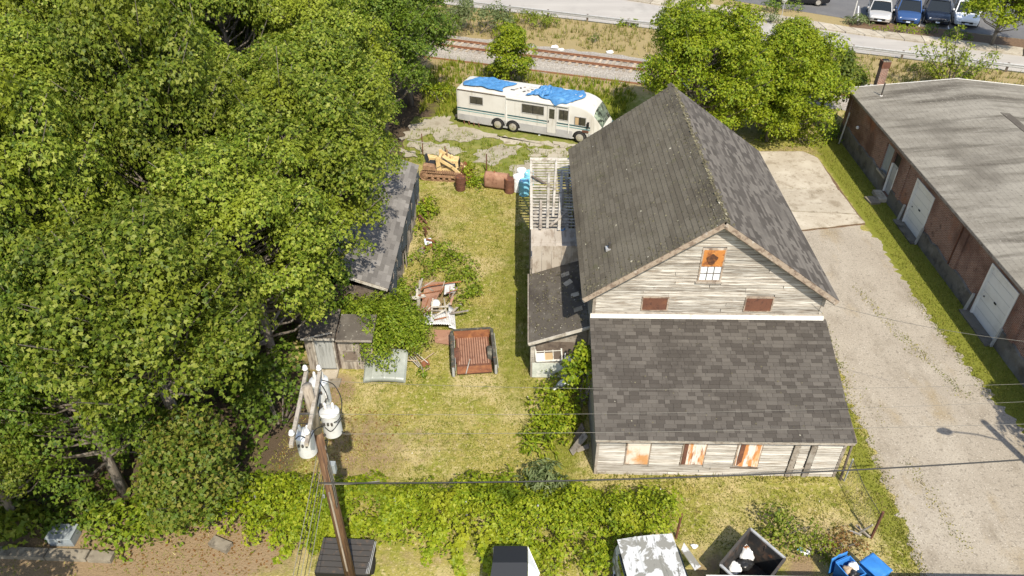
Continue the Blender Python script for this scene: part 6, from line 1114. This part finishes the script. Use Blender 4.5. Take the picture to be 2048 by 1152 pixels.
# ================================================================== TREES
FW = 'trees of the left wood'
def px(x, y, z):
    X = x * _cy + y * _sy; Y = -x * _sy + y * _cy; Z = z - CAM_H; d = Y * _cp - Z * _sp; return (1024 + F * X / d, 576 - F * (Y * _sp + Z * _cp) / d)
protos = [make_tree('maple_tree', 100 + i, 11.5, 3.9, 1.6, 135, .85, 34, .13, 'leaf_maple', n=22, srad=.33, tr=.21, up=.55) for i in range(3)]
protos += [make_tree('maple_tree', 110 + i, 11.0, 3.6, 1.4, 125, .82, 34, .125, 'leaf_deep', n=21, srad=.32, tr=.2, up=.55) for i in range(2)]
spots = [  # x, y, height factor, spread factor, proto, label
    (-14.1, 16.7, .92, .82, 3, 'maple with a dark trunk behind the leafy mound at the lower left'),
    (-16.9, 15.2, .62, .62, 1, 'smaller maple left behind the grey cabinet at the lower left'),
    (-18.2, 16.6, .95, .95, 2, None), (-17.2, 20.8, 1.05, 1.0, 0, None), (-10.0, 22.2, .98, .95, 2, 'maple leaning its crown over the small shed roof'), (-22.5, 19.5, 1.0, 1.0, 1, None),
    (-9.4, 27.2, 1.0, 1.04, 1, 'maple spreading over the near half of the long shed'), (-14.8, 26.6, 1.12, 1.05, 0, None), (-21.8, 25.8, 1.1, 1.05, 2, None),
    (-9.6, 32.6, 1.0, 1.02, 0, 'maple spreading over the far half of the long shed'), (-15.0, 32.6, 1.15, 1.05, 1, None), (-22.2, 32.0, 1.15, 1.1, 0, None), (-27.0, 29.0, 1.05, 1.05, 2, None),
    (-10.4, 38.4, 1.02, 1.0, 2, 'maple standing left of the yellow loader'), (-16.0, 38.8, 1.15, 1.08, 0, None), (-23.0, 39.0, 1.15, 1.1, 1, None), (-28.5, 37.0, 1.1, 1.1, 0, None),
    (-9.0, 45.0, .98, 1.05, 3, 'deep green tree at the wood edge behind the loader'), (-16.0, 45.6, 1.15, 1.08, 2, None), (-22.2, 46.5, 1.2, 1.1, 0, None), (-28.6, 45.0, 1.15, 1.15, 2, None), (-34.0, 43.0, 1.1, 1.15, 1, None),
    (-8.1, 50.6, 1.0, 1.02, 4, 'deep green tree at the wood edge left of the motorhome'), (-14.6, 53.0, 1.15, 1.1, 3, None), (-20.8, 54.0, 1.2, 1.12, 4, None), (-27.6, 54.0, 1.2, 1.15, 1, None), (-34.5, 52.5, 1.15, 1.15, 0, None),
    (-9.9, 57.4, .95, 1.0, 3, 'deep green tree at the far end of the wood beside the railway'), (-17.0, 61.5, 1.05, 1.1, 4, None), (-24.5, 63, 1.15, 1.15, 3, None), (-32.5, 63, 1.15, 1.2, 2, None), (-40, 60, 1.15, 1.2, 0, None), (-13.5, 67, .8, .9, 4, None), (-21, 70.5, 1.0, 1.1, 3, None), (-30, 72, 1.1, 1.2, 4, None), (-40, 70, 1.1, 1.2, 1, None)]
make_tree('maple_tree', 120, 11.4, 3.7, 3.6, 115, .85, 33, .13, 'leaf_maple', n=20, srad=.34, tr=.23, up=.6, loc=(-11.5, 17.3, 0), label='maple with a bare grey trunk at the near right corner of the wood', group=FW)
ROWS = [(18.5, 'level with the vine hedge'), (23.5, 'level with the small shed'), (29.5, 'level with the near half of the long shed'), (35.5, 'level with the far half of the long shed'), (41, 'level with the yellow loader'), (49, 'level with the rear of the motorhome'), (56, 'level with the young tree behind the motorhome'), (65.5, 'beside the railway'), (99, 'beyond the railway by the road')]
ORD = ['first', 'second', 'third', 'fourth', 'fifth', 'sixth']
def where(x, y):
    r = next(i for i, q in enumerate(ROWS) if y < q[0]); lo = ROWS[r - 1][0] if r else 0
    n = sorted([q[0] for q in spots if lo <= q[1] < ROWS[r][0]], reverse=True).index(x)
    return 'maple %s, %s in from the wood edge' % (ROWS[r][1], ORD[n])
used = set(); rgt = random.Random(4)
for x, y, hf_, sf_, pi, lb in spots:
    t = protos[pi] if pi not in used else copy_tree(protos[pi]); used.add(pi)
    jz = 1.0 if lb else rgt.uniform(.84, 1.22); js = .93 if not lb else .97
    t.location = (x + (0 if lb else rgt.uniform(-.5, .5)), y + (0 if lb else rgt.uniform(-.5, .5)), 0); t.scale = (sf_ * js, sf_ * js, hf_ * jz); t.rotation_euler = (0, 0, rgt.uniform(0, 6.28)); tag(t, lb or where(x, y), 'tree', FW)
# trees behind the barn and elsewhere
make_tree('maple_tree', 201, 9.3, 4.4, .4, 150, .85, 44, .13, 'leaf_bright', n=16, srad=.31, tr=.2, loc=(11.0, 45.4, 0), label='big bright green maple right behind the barn ridge', group='trees behind the barn')
make_tree('maple_tree', 202, 7.7, 3.5, -.6, 130, .8, 44, .13, 'leaf_bright', n=16, srad=.31, tr=.16, loc=(17.0, 46.2, 0), label='bright green maple between the barn and the warehouse chimney', group='trees behind the barn')
make_tree('young_tree', 203, 5.4, 2.7, -.6, 70, .75, 44, .13, 'leaf_bright', n=15, srad=.3, tr=.1, loc=(15.9, 45.3, 0), label='lower leafy tree filling the gap behind the concrete pad', group='trees behind the barn')
make_tree('young_tree', 204, 5.2, 2.2, .4, 30, .85, 40, .17, 'leaf_maple', n=12, srad=.34, tr=.12, loc=(20.6, 49.3, 0), label='small tree behind the far left corner of the warehouse', group='trees behind the barn')
make_tree('young_tree', 206, 5.6, 2.3, .3, 34, .85, 40, .17, 'leaf_maple', n=12, srad=.34, tr=.12, loc=(14.2, 52.5, 0), label='yellowish green tree farthest behind the barn, toward the road', group='trees behind the barn')
make_tree('young_tree', 205, 4.5, 1.8, -.5, 64, .58, 54, .13, 'leaf_bright', n=15, srad=.27, tr=.09, loc=(-1.0, 55.0, 0), label='bright leafy young tree standing right behind the motorhome')
make_tree('roadside_tree', 207, 6.0, 3.3, 1.3, 60, 1.0, 36, .18, 'leaf_bright', n=13, srad=.38, tr=.15, loc=(39.6, 63.9, 0), label='bright green tree over the white car at the top right')
make_bush('verge_bush', 301, G(952, 66), 3.2, 1.9, 3.1, 52, .16, 'leaf_pale', 'large grey green bush between track and road at the top', lr=.62, srad=.3)
make_bush('verge_bush', 302, G(1062, 52), 2.2, 1.2, 1.5, 28, .15, 'leaf_maple', 'low dark bush right of the large grey green one by the guard rail', lr=.5)
make_bush('verge_bush', 303, G(1010, 80), 1.5, 1.2, 1.7, 16, .15, 'leaf_bright', 'green bush just behind the young tree, at the far side of the track', lr=.55)
make_bush('verge_bush', 304, G(1190, 85), .5, .4, .9, 6, .12, 'leaf_deep', 'small dark bush standing alone on the dry embankment', lr=.3)
make_bush('verge_bush', 305, G(1850, 148), 1.3, .9, .9, 10, .15, 'leaf_maple', 'low bush behind the warehouse roof at the right', lr=.45)
make_bush('yellow_bush', 306, G(1808, 66), 1.1, .7, .9, 10, .13, 'leaf_bright', 'yellowish bush in the bed before the blue car', lr=.4)
make_bush('bed_bush', 307, G(1862, 66), .8, .6, .8, 7, .13, 'leaf_deep', 'dark green bush in the bed before the navy car', lr=.36); make_bush('bed_bush', 308, G(1760, 62), .9, .5, .5, 7, .12, 'leaf_bright', 'low green bush in the bed before the silver car', lr=.32); make_bush('bed_bush', 309, G(1905, 78), 1.4, .8, .9, 10, .14, 'leaf_deep', 'wide dark bush in the shade of the roadside tree', lr=.4)
make_bush('bed_bush', 310, G(1548, 45), 1.3, .8, 1.1, 10, .15, 'leaf_pale', 'grey green bush below the road sign', lr=.42); make_bush('tall_grass_clump', 311, G(1716, 50), 1.0, .7, 1.0, 9, .3, 'leaf_pale', 'pale feathery grass clump left of the silver car', shape='long', lr=.42); make_bush('bed_bush', 312, G(1560, 22), 2.0, 1.0, 1.4, 12, .16, 'leaf_deep', 'dark hedge behind the road sign at the top', lr=.5)
make_bush('verge_weed', 313, G(1248, 52), .5, .4, .8, 5, .3, 'leaf_bright', 'tuft of tall weeds at the guard rail, left of two', shape='long', lr=.3); make_bush('verge_weed', 314, G(1265, 52), .4, .35, .8, 5, .3, 'leaf_bright', 'tuft of tall weeds at the guard rail, right of two', shape='long', lr=.3)
make_tree('roadside_tree', 208, 8.5, 2.3, 2.4, 34, 1.0, 34, .2, 'leaf_maple', n=12, srad=.38, tr=.15, loc=(22.6, 15.4, 0), label='tree outside the right edge whose leafy shade falls on the verge')
make_tree('young_tree', 209, 6.6, 2.7, -.4, 80, .75, 44, .13, 'leaf_bright', n=16, srad=.3, tr=.12, loc=(13.9, 46.2, 0), label='leafy tree closing the gap between the two maples behind the barn', group='trees behind the barn')
make_tree('roadside_tree', 210, 8.0, 2.6, 2.2, 40, 1.0, 34, .18, 'leaf_maple', n=13, srad=.36, tr=.15, loc=(-15.9, 10.3, 0), label='tree outside the lower left corner that shades the cabinet and kerb')
# sparse shrub behind the warehouse
rgs = np.random.default_rng(77); sp_ = thing('sparse_shrub', (31.6, 54.2, 0), 'sparse thin limbed shrub reaching over the road right of the warehouse ridge', 'shrub'); mbs = MB(); CC = []
for i in range(20):
    a = rgs.uniform(-1.2, 1.2); L_ = rgs.uniform(2.8, 5.2); e = Vector((L_ * math.sin(a) * .8, rgs.uniform(-.8, 1.6), L_ * math.cos(a) * .8 + .6)); mbs.tube([(0, 0, 0), e * .5 + Vector((0, 0, .2)), e], [.05, .03, .008], 5, False)
    for k_ in range(16): CC.append(e * (.35 + .65 * rgs.uniform()) + Vector(rgs.normal(0, .14, 3)))
CC = np.array([tuple(c) for c in CC]); V, Fc = sprays(rgs, CC, np.tile([0, 0, 1.], (len(CC), 1)), 9, .22, .16, 'oval', rnd=.6); np_mesh('foliage', V, Fc, 'leaf_maple', sp_); mbs.build('stem', 'bark', sp_, local=True)
# vines over the small shed, sapling, mound of creeper
make_bush('ivy_mound', 401, G(770, 690), 1.7, 1.75, 2.7, 100, .105, 'leaf_ivy', 'thick bright vine mound spilling over the small shed', cat='vine', lr=.5, srad=.24, per=52, n=16, up=.25)
make_bush('ivy_mound', 418, (-7.3, 25.4, 0), 1.0, .9, 2.3, 34, .11, 'leaf_ivy', 'dark vine clump between the two sheds', cat='vine', lr=.45, per=46, n=14)
make_bush('ivy_mound', 405, G(790, 600), .9, .7, 1.3, 18, .13, 'leaf_ivy', 'vine clump climbing the near corner of the long shed', cat='vine', lr=.4, per=40)
rgc = np.random.default_rng(55)
def creeper(name, poly, z, n_l, leaf, mat, label, lr=.35, shape='oval', per=46, n=12, srad=.2, cat='vine', group=None, seed=1, prof=None, up=.45):
    rg = np.random.default_rng(seed); P_ = scatter(rg, poly, n_l); lob = []
    for p in P_:
        zz = prof(p[0], p[1]) if prof else z; q = lr * rg.uniform(.7, 1.3); lob.append((p[0], p[1], max(.05, zz * rg.uniform(.7, 1.1)), q, q, q * .6))
    c = np.mean(np.array([(p[0], p[1]) for p in poly]), 0); t = thing(name, (c[0], c[1], 0), label, cat, group)
    C, D = lobes_points(rg, lob, per, -.25); V, Fc = sprays(rg, C, D, n, srad, leaf, shape, up=up); V[:, 2] = np.maximum(V[:, 2], .01); V -= np.array([c[0], c[1], 0]); np_mesh('foliage', V, Fc, mat, t); return t
creeper('creeper_mound', [G(812, 548), G(835, 505), G(880, 492), G(930, 515), G(958, 560), G(950, 610), G(920, 628), G(902, 590), G(880, 560), G(830, 565)], .4, 5.5, .12, 'leaf_ivy', 'low creeper mound curling round the scrap heap', lr=.34, seed=2)
creeper('weed_patch', [G(834, 405), G(860, 402), G(868, 440), G(850, 450), G(838, 480), G(834, 440)], .4, 5, .14, 'leaf_bright', 'weeds growing through the rusty bars by the long shed', cat='weeds', seed=3)
creeper('weed_patch', [G(815, 745), G(850, 730), G(860, 745), G(820, 768)], .2, 6, .12, 'leaf_ivy', 'weeds beside the bonnet and stick pile', cat='weeds', seed=4, lr=.25)
creeper('weed_patch', [G(915, 355), G(935, 335), G(955, 345), G(972, 378), G(940, 385), G(925, 372)], .35, 7, .13, 'leaf_bright', 'weeds between the loader bucket and the oil tank', cat='weeds', seed=5, lr=.3)
# vine covered fence along the front
VP = [(485, 985), (560, 962), (700, 965), (800, 975), (900, 955), (1000, 948), (1060, 955), (1130, 965), (1200, 975), (1280, 985), (1335, 1000), (1348, 1040), (1345, 1075), (1250, 1078), (1230, 1120), (1160, 1140), (1090, 1135), (1040, 1105), (960, 1080), (860, 1075), (760, 1065), (640, 1085), (540, 1075), (480, 1060)]
vpoly = [G(u, v, .5) for u, v in VP]
vh = lambda x, y: .45 + .75 * math.exp(-((y - 15.6 + .04 * x) / .75) ** 2) + .18 * math.sin(1.9 * x + 1.1 * y) + .12 * math.sin(4.3 * x - 2 * y)
vine = creeper('vine_hedge', vpoly, 1, 11, .105, 'leaf_vine', 'long bright vine hedge covering the old fence along the front', lr=.38, srad=.22, per=54, n=14, seed=6, prof=vh, up=.6, shape='maple')
mb = MB()
for x in np.arange(-9, 5.2, 2.4): mb.tube([(x, 15.5 - .04 * x, 0), (x, 15.5 - .04 * x, 1.25)], .03, 6)
for i, x in enumerate(np.arange(-9, 5.2, 2.4)): MB().tube([(x, 15.55 - .04 * x, 0), (x, 15.55 - .04 * x, 1.25)], .03, 6).build('fence_post', 'galv', vine)
for i, (u, v, l_) in enumerate(((660, 1075, 1.2), (690, 1080, 1.0), (870, 1095, .8), (930, 1100, 1.2), (985, 1120, 1.0), (1020, 1120, 1.1), (1050, 1115, .9), (570, 1085, .9), (1190, 1135, .6))):
    rg = np.random.default_rng(600 + i); p0 = G(u, v, .4); t_ = np.linspace(0, 1, int(26 * l_)); C = np.stack([p0.x + .3 * np.sin(3 * t_ + i), p0.y + .5 - l_ * t_, .75 - .7 * t_], 1); V, Fc = sprays(rg, C, np.tile([0, -.5, 1.], (len(C), 1)), 7, .13, .14, 'maple'); V[:, 2] = np.maximum(V[:, 2], .012); V -= np.array(vine.location); np_mesh('trailing_shoot', V, Fc, 'leaf_vine', vine)
make_bush('sumac_shrub', 402, G(1092, 990), .75, .6, 1.5, 12, .26, 'leaf_pale', 'pale feathery shrub rising out of the vine hedge', shape='long', lr=.4, per=40)
make_bush('corner_weeds', 403, G(1085, 880), .75, .7, .6, 12, .24, 'leaf_bright', 'long leaved weeds on the lawn left of the barn corner', shape='long', cat='weeds', lr=.32)
creeper('weed_bank', [G(1062, 765), G(1150, 770), G(1168, 830), G(1150, 860), G(1160, 900), G(1110, 900), G(1075, 850)], .4, 8, .13, 'leaf_bright', 'tall weeds filling the corner between lean-to and front barn roof', cat='weeds', lr=.3, seed=8, prof=lambda x, y: .25 + .5 * max(0, (x - .5)) * .6)
make_tree('young_tree', 404, 3.3, .75, .9, 24, .36, 60, .15, 'leaf_bright', shape='oval', n=12, srad=.22, tr=.04, loc=(2.32, 21.2, 0), label='leafy sapling growing up between lean-to window and front roof')
make_bush('front_bush', 406, G(1560, 1072), 1.0, .7, 1.25, 22, .11, 'leaf_maple', 'loose green bush behind the black dumpster', lr=.34, per=34); make_bush('front_bush', 407, G(1630, 1108), .7, .45, .6, 10, .1, 'leaf_maple', 'low green bush left of the blue bins', lr=.28); make_bush('brown_brush', 408, G(1690, 1092), .65, .45, .5, 10, .09, 'leaf_brown', 'brown withered brush above the blue bins', lr=.26)
make_tree('sapling', 409, 5.2, 1.6, -.4, 60, .6, 50, .13, 'leaf_tinted', n=12, srad=.28, tr=.06, loc=G(425, 1045), label='leafy sapling with orange tints at the near corner of the wood')
make_bush('sapling_bush', 410, G(255, 1058), 1.4, .8, 1.0, 34, .15, 'leaf_ivy', 'sunlit leafy mound at the foot of the wood, right of the cabinet', lr=.36, cat='vine'); make_bush('sapling_bush', 411, G(345, 1042), 1.3, .8, 1.0, 30, .15, 'leaf_ivy', 'leafy mound between the cabinet mound and the tinted sapling', lr=.36, cat='vine'); make_bush('sapling_bush', 412, G(38, 1068), .8, .6, 1.5, 18, .17, 'leaf_maple', 'low maple growth left of the grey cabinet', lr=.45, shape='maple')
make_bush('sapling_bush', 413, G(560, 850), 1.4, 1.6, 4.2, 60, .14, 'leaf_deep', 'deep green growth at the wood edge left of the pole', lr=.45, shape='maple'); make_bush('sapling_bush', 414, G(880, 200), 1.0, 1.0, 1.8, 18, .15, 'leaf_bright', 'bright growth at the rear end of the motorhome', lr=.5)
make_bush('sapling_bush', 415, G(1300, 175), .9, .7, 1.0, 12, .15, 'leaf_bright', 'small green bush left of the big maple by the track', lr=.4); make_bush('sapling_bush', 421, G(470, 1030), 1.0, .8, 1.2, 26, .13, 'leaf_vine', 'bright leafy mound joining the vine hedge to the wood corner', lr=.4, cat='vine'); make_bush('sapling_bush', 422, G(150, 1035), 1.0, .7, 1.1, 24, .14, 'leaf_deep', 'dark leafy growth right behind the grey cabinet', lr=.4)
make_bush('sapling_bush', 419, G(1610, 285), 1.3, .8, 1.2, 24, .13, 'leaf_bright', 'leafy growth below the maple at the far right corner of the pad', lr=.42); make_bush('sapling_bush', 420, G(1665, 275), 1.0, .7, 1.0, 18, .13, 'leaf_deep', 'dark growth beside the warehouse corner pipe', lr=.4)
make_bush('sapling_bush', 416, G(1545, 278), .9, .6, .8, 12, .15, 'leaf_bright', 'green growth at the far end of the concrete pad', lr=.38)
make_tree('young_tree', 417, 5.2, 2.0, 1.2, 40, .8, 40, .15, 'leaf_deep', n=15, srad=.34, tr=.1, loc=(-9.3, 25.2, 0), label='deep green young tree closing over the small shed roof')
# dead twigs under the wood
for i in range(9):
    p = G(280 + 18 * i, 900 + 12 * (i % 4), .3); d = Vector((rgt.uniform(-1, 1), rgt.uniform(-.5, .5), rgt.uniform(.2, .9))); MB().tube(curve([p, p + d * .8 + Vector((0, 0, .1)), p + d * 1.6], 4), [.03] * 9, 5).build('dead_branch', 'bark', None, label='dead grey branch under the near corner of the wood', cat='branch', group='dead branches under the wood')
# ================================================================== GRASS AND WEEDS
rgb_ = np.random.default_rng(9)
lawn = [(-9.6, 17.0), (-7.5, 16.4), (2.6, 16.8), (5.5, 15.0), (13.2, 13.6), (13.0, 17.2), (2.7, 17.7), (2.4, 22), (.2, 23), (-.1, 38), (-3.4, 39.4), (-6, 38.6), (-5.7, 26), (-7, 22.6), (-8.8, 21.5)]
blades('lawn_grass', rgb_, np.concatenate([scatter(rgb_, lawn, 170), scatter(rgb_, lawn, 160, 9)]), .07, .035, 'blade_dry', .8, label='short dry yellow green grass of the lawn', cat='grass', kind='stuff')
tuft = np.concatenate([scatter(rgb_, lawn, 9, 16), scatter(rgb_, [(-5.7, 26), (-4.7, 26), (-4.6, 37.5), (-5.7, 38)], 60, 10), scatter(rgb_, [(-6.2, 39.2), (.3, 38.3), (.3, 38.9), (-6, 40.4)], 60, 10), scatter(rgb_, [(.05, 23), (.4, 23), (.4, 34), (.05, 34)], 90, 10), scatter(rgb_, [(2.7, 17.9), (11.5, 17.9), (11.5, 17.6), (2.7, 17.6)], 120, 10)])
blades('grass_tufts', rgb_, tuft, .15, .04, 'blade_dry', .7, label='taller tufts of grass scattered over the lawn and along walls', cat='grass', kind='stuff')
spk = scatter(rgb_, lawn, .35); spk[:, 2] = .06; V, Fc = leaf_arrays(spk, rgb_.normal(0, .3, spk.shape) + np.array([0, 0, 1.]), rgb_.normal(0, 1, spk.shape), rgb_.uniform(.02, .06, len(spk)), 'oval'); np_mesh('paper_scraps', V, Fc, 'trim_white', label='tiny white scraps strewn over the lawn', cat='litter', kind='stuff')
gp1 = scatter(rgb_, [(18.85, 44), (19.1, 34), (18.8, 28), (19.1, 22), (20.8, 18), (20.8, 44.5)], 190); gp2 = scatter(rgb_, [(11.6, 22), (13.35, 22), (13.2, 13.8), (12.2, 13.8), (12.3, 17.8), (11.6, 18)], 170); gp3 = scatter(rgb_, [(2.75, 17.85), (11.4, 17.85), (11.4, 17.5), (2.75, 17.45)], 160); gp4 = scatter(rgb_, [(13.3, 44.6), (18.8, 44.2), (18.6, 43.4), (13.3, 43.8)], 60)
blades('green_grass', rgb_, np.concatenate([gp1, gp2, gp3, gp4]), .09, .035, 'blade_green', .6, label='green grass strips along the drive and walls', cat='grass', kind='stuff')
yw = scatter(rgb_, [G(800, 330), G(820, 262), G(900, 255), G(1000, 285), G(1180, 300), G(1130, 320), G(1062, 372), G(975, 360), G(930, 330)], 60, 9)
tall = scatter(rgb_, [G(890, 185), G(870, 240), G(905, 235), G(1210, 285), G(1275, 190), G(1265, 172), G(1000, 140), G(890, 118), G(850, 150), G(840, 230)], 44, 6)
blades('yard_weeds', rgb_, np.concatenate([yw]), .22, .05, 'blade_lush', .6, label='weeds growing between the broken yard slabs', cat='weeds', kind='stuff')
blades('verge_weeds', rgb_, tall, .5, .09, 'blade_lush', .5, label='tall green weeds between motorhome and railway', cat='weeds', kind='stuff')
emb = scatter(rgb_, [rl(-16, 3.0), rl(60, 2.9), gp(75, -.3), gp(-8, -.3)], 24, 6); emb2 = scatter(rgb_, [rl(16, -3.2), rl(50, -3.2), (45, 38), (22.5, 47.5), (13, 47.5), (9, 50)], 20, 6)
blades('embankment_weeds', rgb_, np.concatenate([emb, emb2]), .42, .07, 'blade_mixed', .6, label='dry straw and green weeds on the railway embankment', cat='weeds', kind='stuff')
edge = []
for a, b, n_ in ((drive_edge[0], drive_edge[2], 500), (drive_edge[2], drive_edge[5], 700), (Vector((18.75, 29, 0)), Vector((19.1, 22, 0)), 600), (Vector((14, 35, 0)), Vector((13.8, 27, 0)), 90), (Vector((16.2, 29.5, 0)), Vector((17.3, 24.5, 0)), 330), (Vector((17.2, 25.6, 0)), Vector((18.2, 22.0, 0)), 300), (Vector((14.4, 18.6, 0)), Vector((14.9, 14.8, 0)), 260), (Vector((13.6, 25, 0)), Vector((14.3, 20, 0)), 70), (Vector((13.5, 39.16, .04)), Vector((18.5, 38.86, .04)), 60), (Vector((13.5, 36.57, .04)), Vector((18.6, 36.16, .04)), 110)):
    for i in range(n_): q = a.lerp(b, rgb_.uniform()); s_ = .035 if abs(a.z - .04) < .001 else .16; edge.append((q.x + rgb_.normal(0, s_), q.y + rgb_.normal(0, .05 if s_ < .1 else .2), q.z))
blades('drive_edge_weeds', rgb_, np.array(edge), .07, .05, 'blade_dry', .9, label='sparse weeds creeping over the drive and slab joints', cat='weeds', kind='stuff')
und = scatter(rgb_, [(-9.5, 16.5), (-10, 60), (-38, 66), (-34, 25), (-19, 14.8), (-12, 15.2)], 3.2); rgu = np.random.default_rng(12)
und[:, 2] = .25; V, Fc = sprays(rgu, und, np.tile([0, 0, 1.], (len(und), 1)), 9, .42, .2, 'maple'); V[:, 2] = np.maximum(V[:, 2], .02); np_mesh('undergrowth', V, Fc, 'leaf_deep', label='dark undergrowth on the floor of the wood', cat='undergrowth', kind='stuff')
blades('straw_litter', rgb_, scatter(rgb_, [(-17, 13.4), (-8.5, 13.4), (-9.3, 15.4), (-16, 15.2)], 70, 5), .07, .03, 'blade_dry', 1.6, label='dry straw strewn on the bare soil at the lower left', cat='straw', kind='stuff')
lit = scatter(rgb_, [(-13.5, 13.6), (-8, 13.6), (-7, 17.5), (-4, 20.5), (-8.5, 21.5), (-9.5, 16.5), (-13, 15.8)], 60); lit[:, 2] = .02; V, Fc = leaf_arrays(lit, rgu.normal(0, .3, lit.shape) + np.array([0, 0, 1.]), rgu.normal(0, 1, lit.shape), rgu.uniform(.04, .11, len(lit)), 'oval'); np_mesh('leaf_litter', V, Fc, 'leaf_brown', label='brown leaf litter on the bare soil by the wood', cat='leaf litter', kind='stuff')
